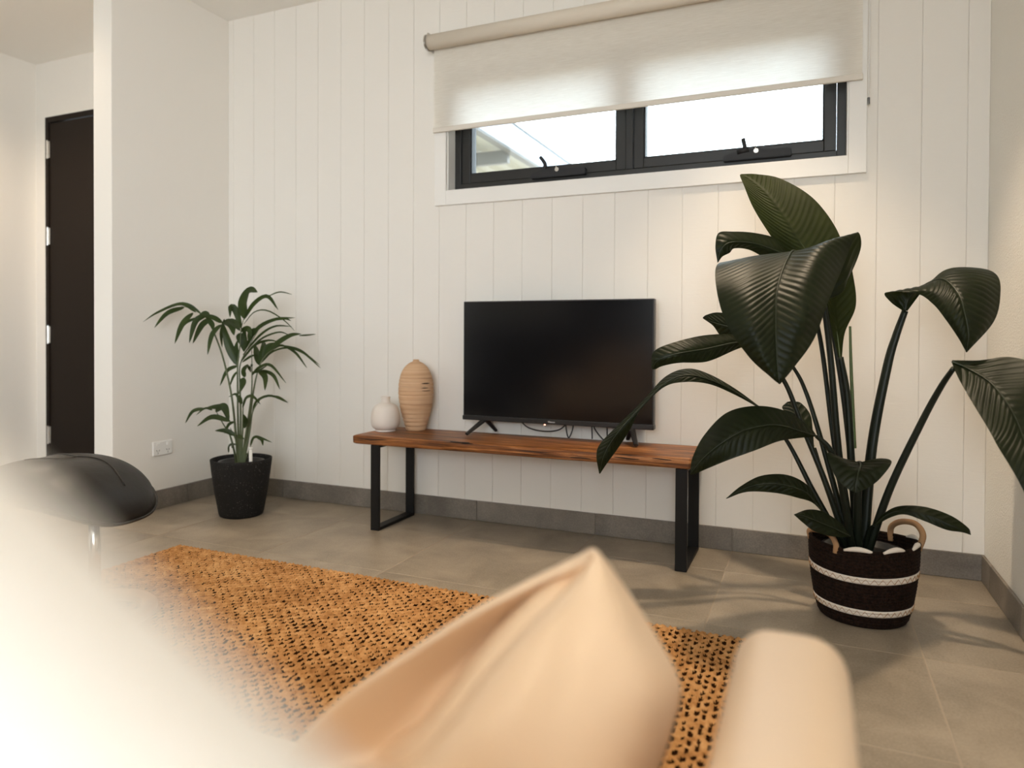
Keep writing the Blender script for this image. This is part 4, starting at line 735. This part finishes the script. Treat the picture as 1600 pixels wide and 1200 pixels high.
# ---- broad-leaved plant
pp = thing('broad_leaf_plant', 'tall plant with huge dark ribbed leaves growing out of the brown basket', 'plant', (BC[0], BC[1], .01))
bm = lathe(bmesh.new(), [(0, .012), (.100, .012), (.122, .205), (.128, .208), (.126, .222), (.116, .22), (.112, .195), (0, .195)], (*BC, 0), 48); child('nursery_pot', bm, 'nursery_pot', pp, True)
bm = bmesh.new(); lathe(bm, [(0, .208), (.06, .206), (.113, .200)], (*BC, 0), 32, cap=False); child('soil', bm, 'soil', pp, True)
for kind, pts, r0, r1 in STALKS:
    pts = [tuple(q) for q in pts]; b0 = Vector(pts[0]); 
    if b0.z < .30:
        low = Vector((BC[0]+(b0.x-BC[0])*.55, BC[1]+(b0.y-BC[1])*.6, .20)); pts = [tuple(low)]+pts[1:]
    bm = bmesh.new(); tube(bm, spline(pts, 36), lambda t: (r0+(r1-r0)*t)*1.0, 10, flat=.8); child('stalk', bm, 'stalk_'+kind, pp, True)
for kind, rows_ in LEAVES:
    bm, mid, nn_ = blade(rows_)
    lf_ = child('leaf', bm, 'leaf_'+kind, pp, True)
    bm = bmesh.new(); tube(bm, [Vector(p) for p in mid[2:-3:2]], lambda t: .0034*(1-t)+.0006, 6, flat=.6)
    child('midrib', bm, 'midrib' if kind == 'young' else 'midrib_dark', lf_, True)

# ---- sofa
AX0, AX1, AY = 3.030, 3.150, -2.215
sofa = thing('leather_sofa', 'tan leather sofa whose rounded right arm rises in the foreground', 'sofa', (2.1, -2.9, 0))
def rbox(x0, x1, y0, y1, z0, z1, r, seg=5): return B(x0, x1, y0, y1, z0, z1, bev=r, seg=seg)
child('arm', rbox(AX0, AX1, -3.55, AY, .07, .575, .042, 6), 'tan', sofa, True)
child('arm', rbox(1.15, 1.27, -3.55, AY-.2, .07, .575, .042, 6), 'tan', sofa, True)
child('base', rbox(1.27, AX0, -3.5, -2.46, .10, .27, .02, 3), 'tan', sofa, True)
child('seat_cushion', rbox(2.15, AX0-.004, -3.30, -2.40, .275, .425, .045, 5), 'tan', sofa, True)
child('seat_cushion', rbox(1.275, 2.145, -3.30, -2.40, .275, .425, .045, 5), 'tan', sofa, True)
child('backrest', rbox(1.27, AX0, -3.58, -3.30, .27, .80, .05, 5), 'tan', sofa, True)
for x in (1.20, 3.09):
    for y in (-3.48, -2.50 if x < 2 else -2.30):
        bm = bmesh.new(); lathe(bm, [(0, 0), (.014, 0), (.022, .07), (.022, .12), (0, .12)], (x, y, 0.022 if y > -2.5 and x < 3.0 else 0.0), 16); child('leg', bm, 'black_metal', sofa, True)
# ---- tan cushion
cu = thing('tan_cushion', 'puffy tan leather cushion, corner up, leaning on the sofa beside its right arm', 'cushion', (2.85, -2.5, .434))
g = grid_eval(CUSHION, 60, 50)
cen = g.mean(axis=(0, 1)); back = g.copy(); U, Vv = g.shape[:2]
fdir = np.array([fwd.x, fwd.y, 0.])
for i in range(U):
    for j in range(Vv):
        a, b = 2*i/(U-1)-1, 2*j/(Vv-1)-1; e = max(0., (1-abs(a)**2.5)*(1-abs(b)**2.5))
        q = g[i, j]; pl = 0.0
        back[i, j] = q+fdir*(.012+.10*e**.5*.6)*(1 if e > 0 else 0)
bm = bmesh.new(); fv = [[bm.verts.new(g[i, j]) for j in range(Vv)] for i in range(U)]; bv = [[fv[i][j] if (i in (0, U-1) or j in (0, Vv-1)) else bm.verts.new(back[i, j]) for j in range(Vv)] for i in range(U)]
for i in range(U-1):
    for j in range(Vv-1):
        bm.faces.new((fv[i][j], fv[i+1][j], fv[i+1][j+1], fv[i][j+1]))
        q = [bv[i][j], bv[i][j+1], bv[i+1][j+1], bv[i+1][j]]
        if len(set(q)) == 4 and not all(v in (fv[i][j], fv[i][j+1], fv[i+1][j+1], fv[i+1][j]) for v in q): bm.faces.new(q)
bmesh.ops.remove_doubles(bm, verts=list(bm.verts), dist=.0004)
cov = child('cover', bm, 'tan', cu, True)
# ---- white cushion close to the viewer
wc = thing('white_cushion', 'big soft white linen cushion filling the lower left foreground', 'cushion', (2.72, -3.05, .43))
WCC = CAM_POS+FDv*.088-SD*.1852; WCC.z = .7222
bm = bmesh.new(); NU = 40
TW = R(-43); wn_ = FDv; wx_ = SD*math.cos(TW)+Vector((0, 0, 1))*math.sin(TW); wu_ = Vector((0, 0, 1))*math.cos(TW)-SD*math.sin(TW)
HW, HH, TH = .205, .215, .060
sides = {}
for sgn in (1, -1):
    for i in range(NU+1):
        for j in range(NU+1):
            a, b = 2*i/NU-1, 2*j/NU-1
            if sgn < 0 and (i in (0, NU) or j in (0, NU)): sides[(sgn, i, j)] = sides[(1, i, j)]; continue
            e = max(0., (1-a*a)*(1-b*b))**.42; pin = 1-.07*(1-abs(a)**2)*(abs(b)**3); pin2 = 1-.07*(1-abs(b)**2)*(abs(a)**3)
            # rounded corners
            k = 1-.13*(abs(a)*abs(b))**3
            p = WCC+wx_*(a*HW*pin2*k)+wu_*(b*HH*pin*k)+wn_*(sgn*TH*e); sides[(sgn, i, j)] = bm.verts.new(p)
for sgn in (1, -1):
    for i in range(NU):
        for j in range(NU):
            q = [sides[(sgn, i, j)], sides[(sgn, i+1, j)], sides[(sgn, i+1, j+1)], sides[(sgn, i, j+1)]]
            try: bm.faces.new(q if sgn < 0 else q[::-1])
            except ValueError: pass
child('cover', bm, 'linen', wc, True)
# ---- ceiling downlights
where = ['over the round planter end', 'over the bench by the basket', 'over the footstool side of the sofa', 'beside the right wall, tilted at the sofa']
for ((x, y), p), wh in zip(DOWNLIGHTS, where):
    d = thing('recessed_downlight', 'round white recessed ceiling downlight '+wh, 'light', (x, y, CEIL), 'ceiling downlights')
    bm = bmesh.new(); lathe(bm, [(.040, -.002), (.052, -.006), (.056, -.001), (.056, 0), (.040, 0)], (x, y, CEIL), 32, cap=False); child('ring', bm, 'white_plastic', d, True)
    bm = bmesh.new(); lathe(bm, [(0, -.001), (.040, -.001)], (x, y, CEIL), 32, cap=False); child('lens', bm, 'lamp_glow', d)
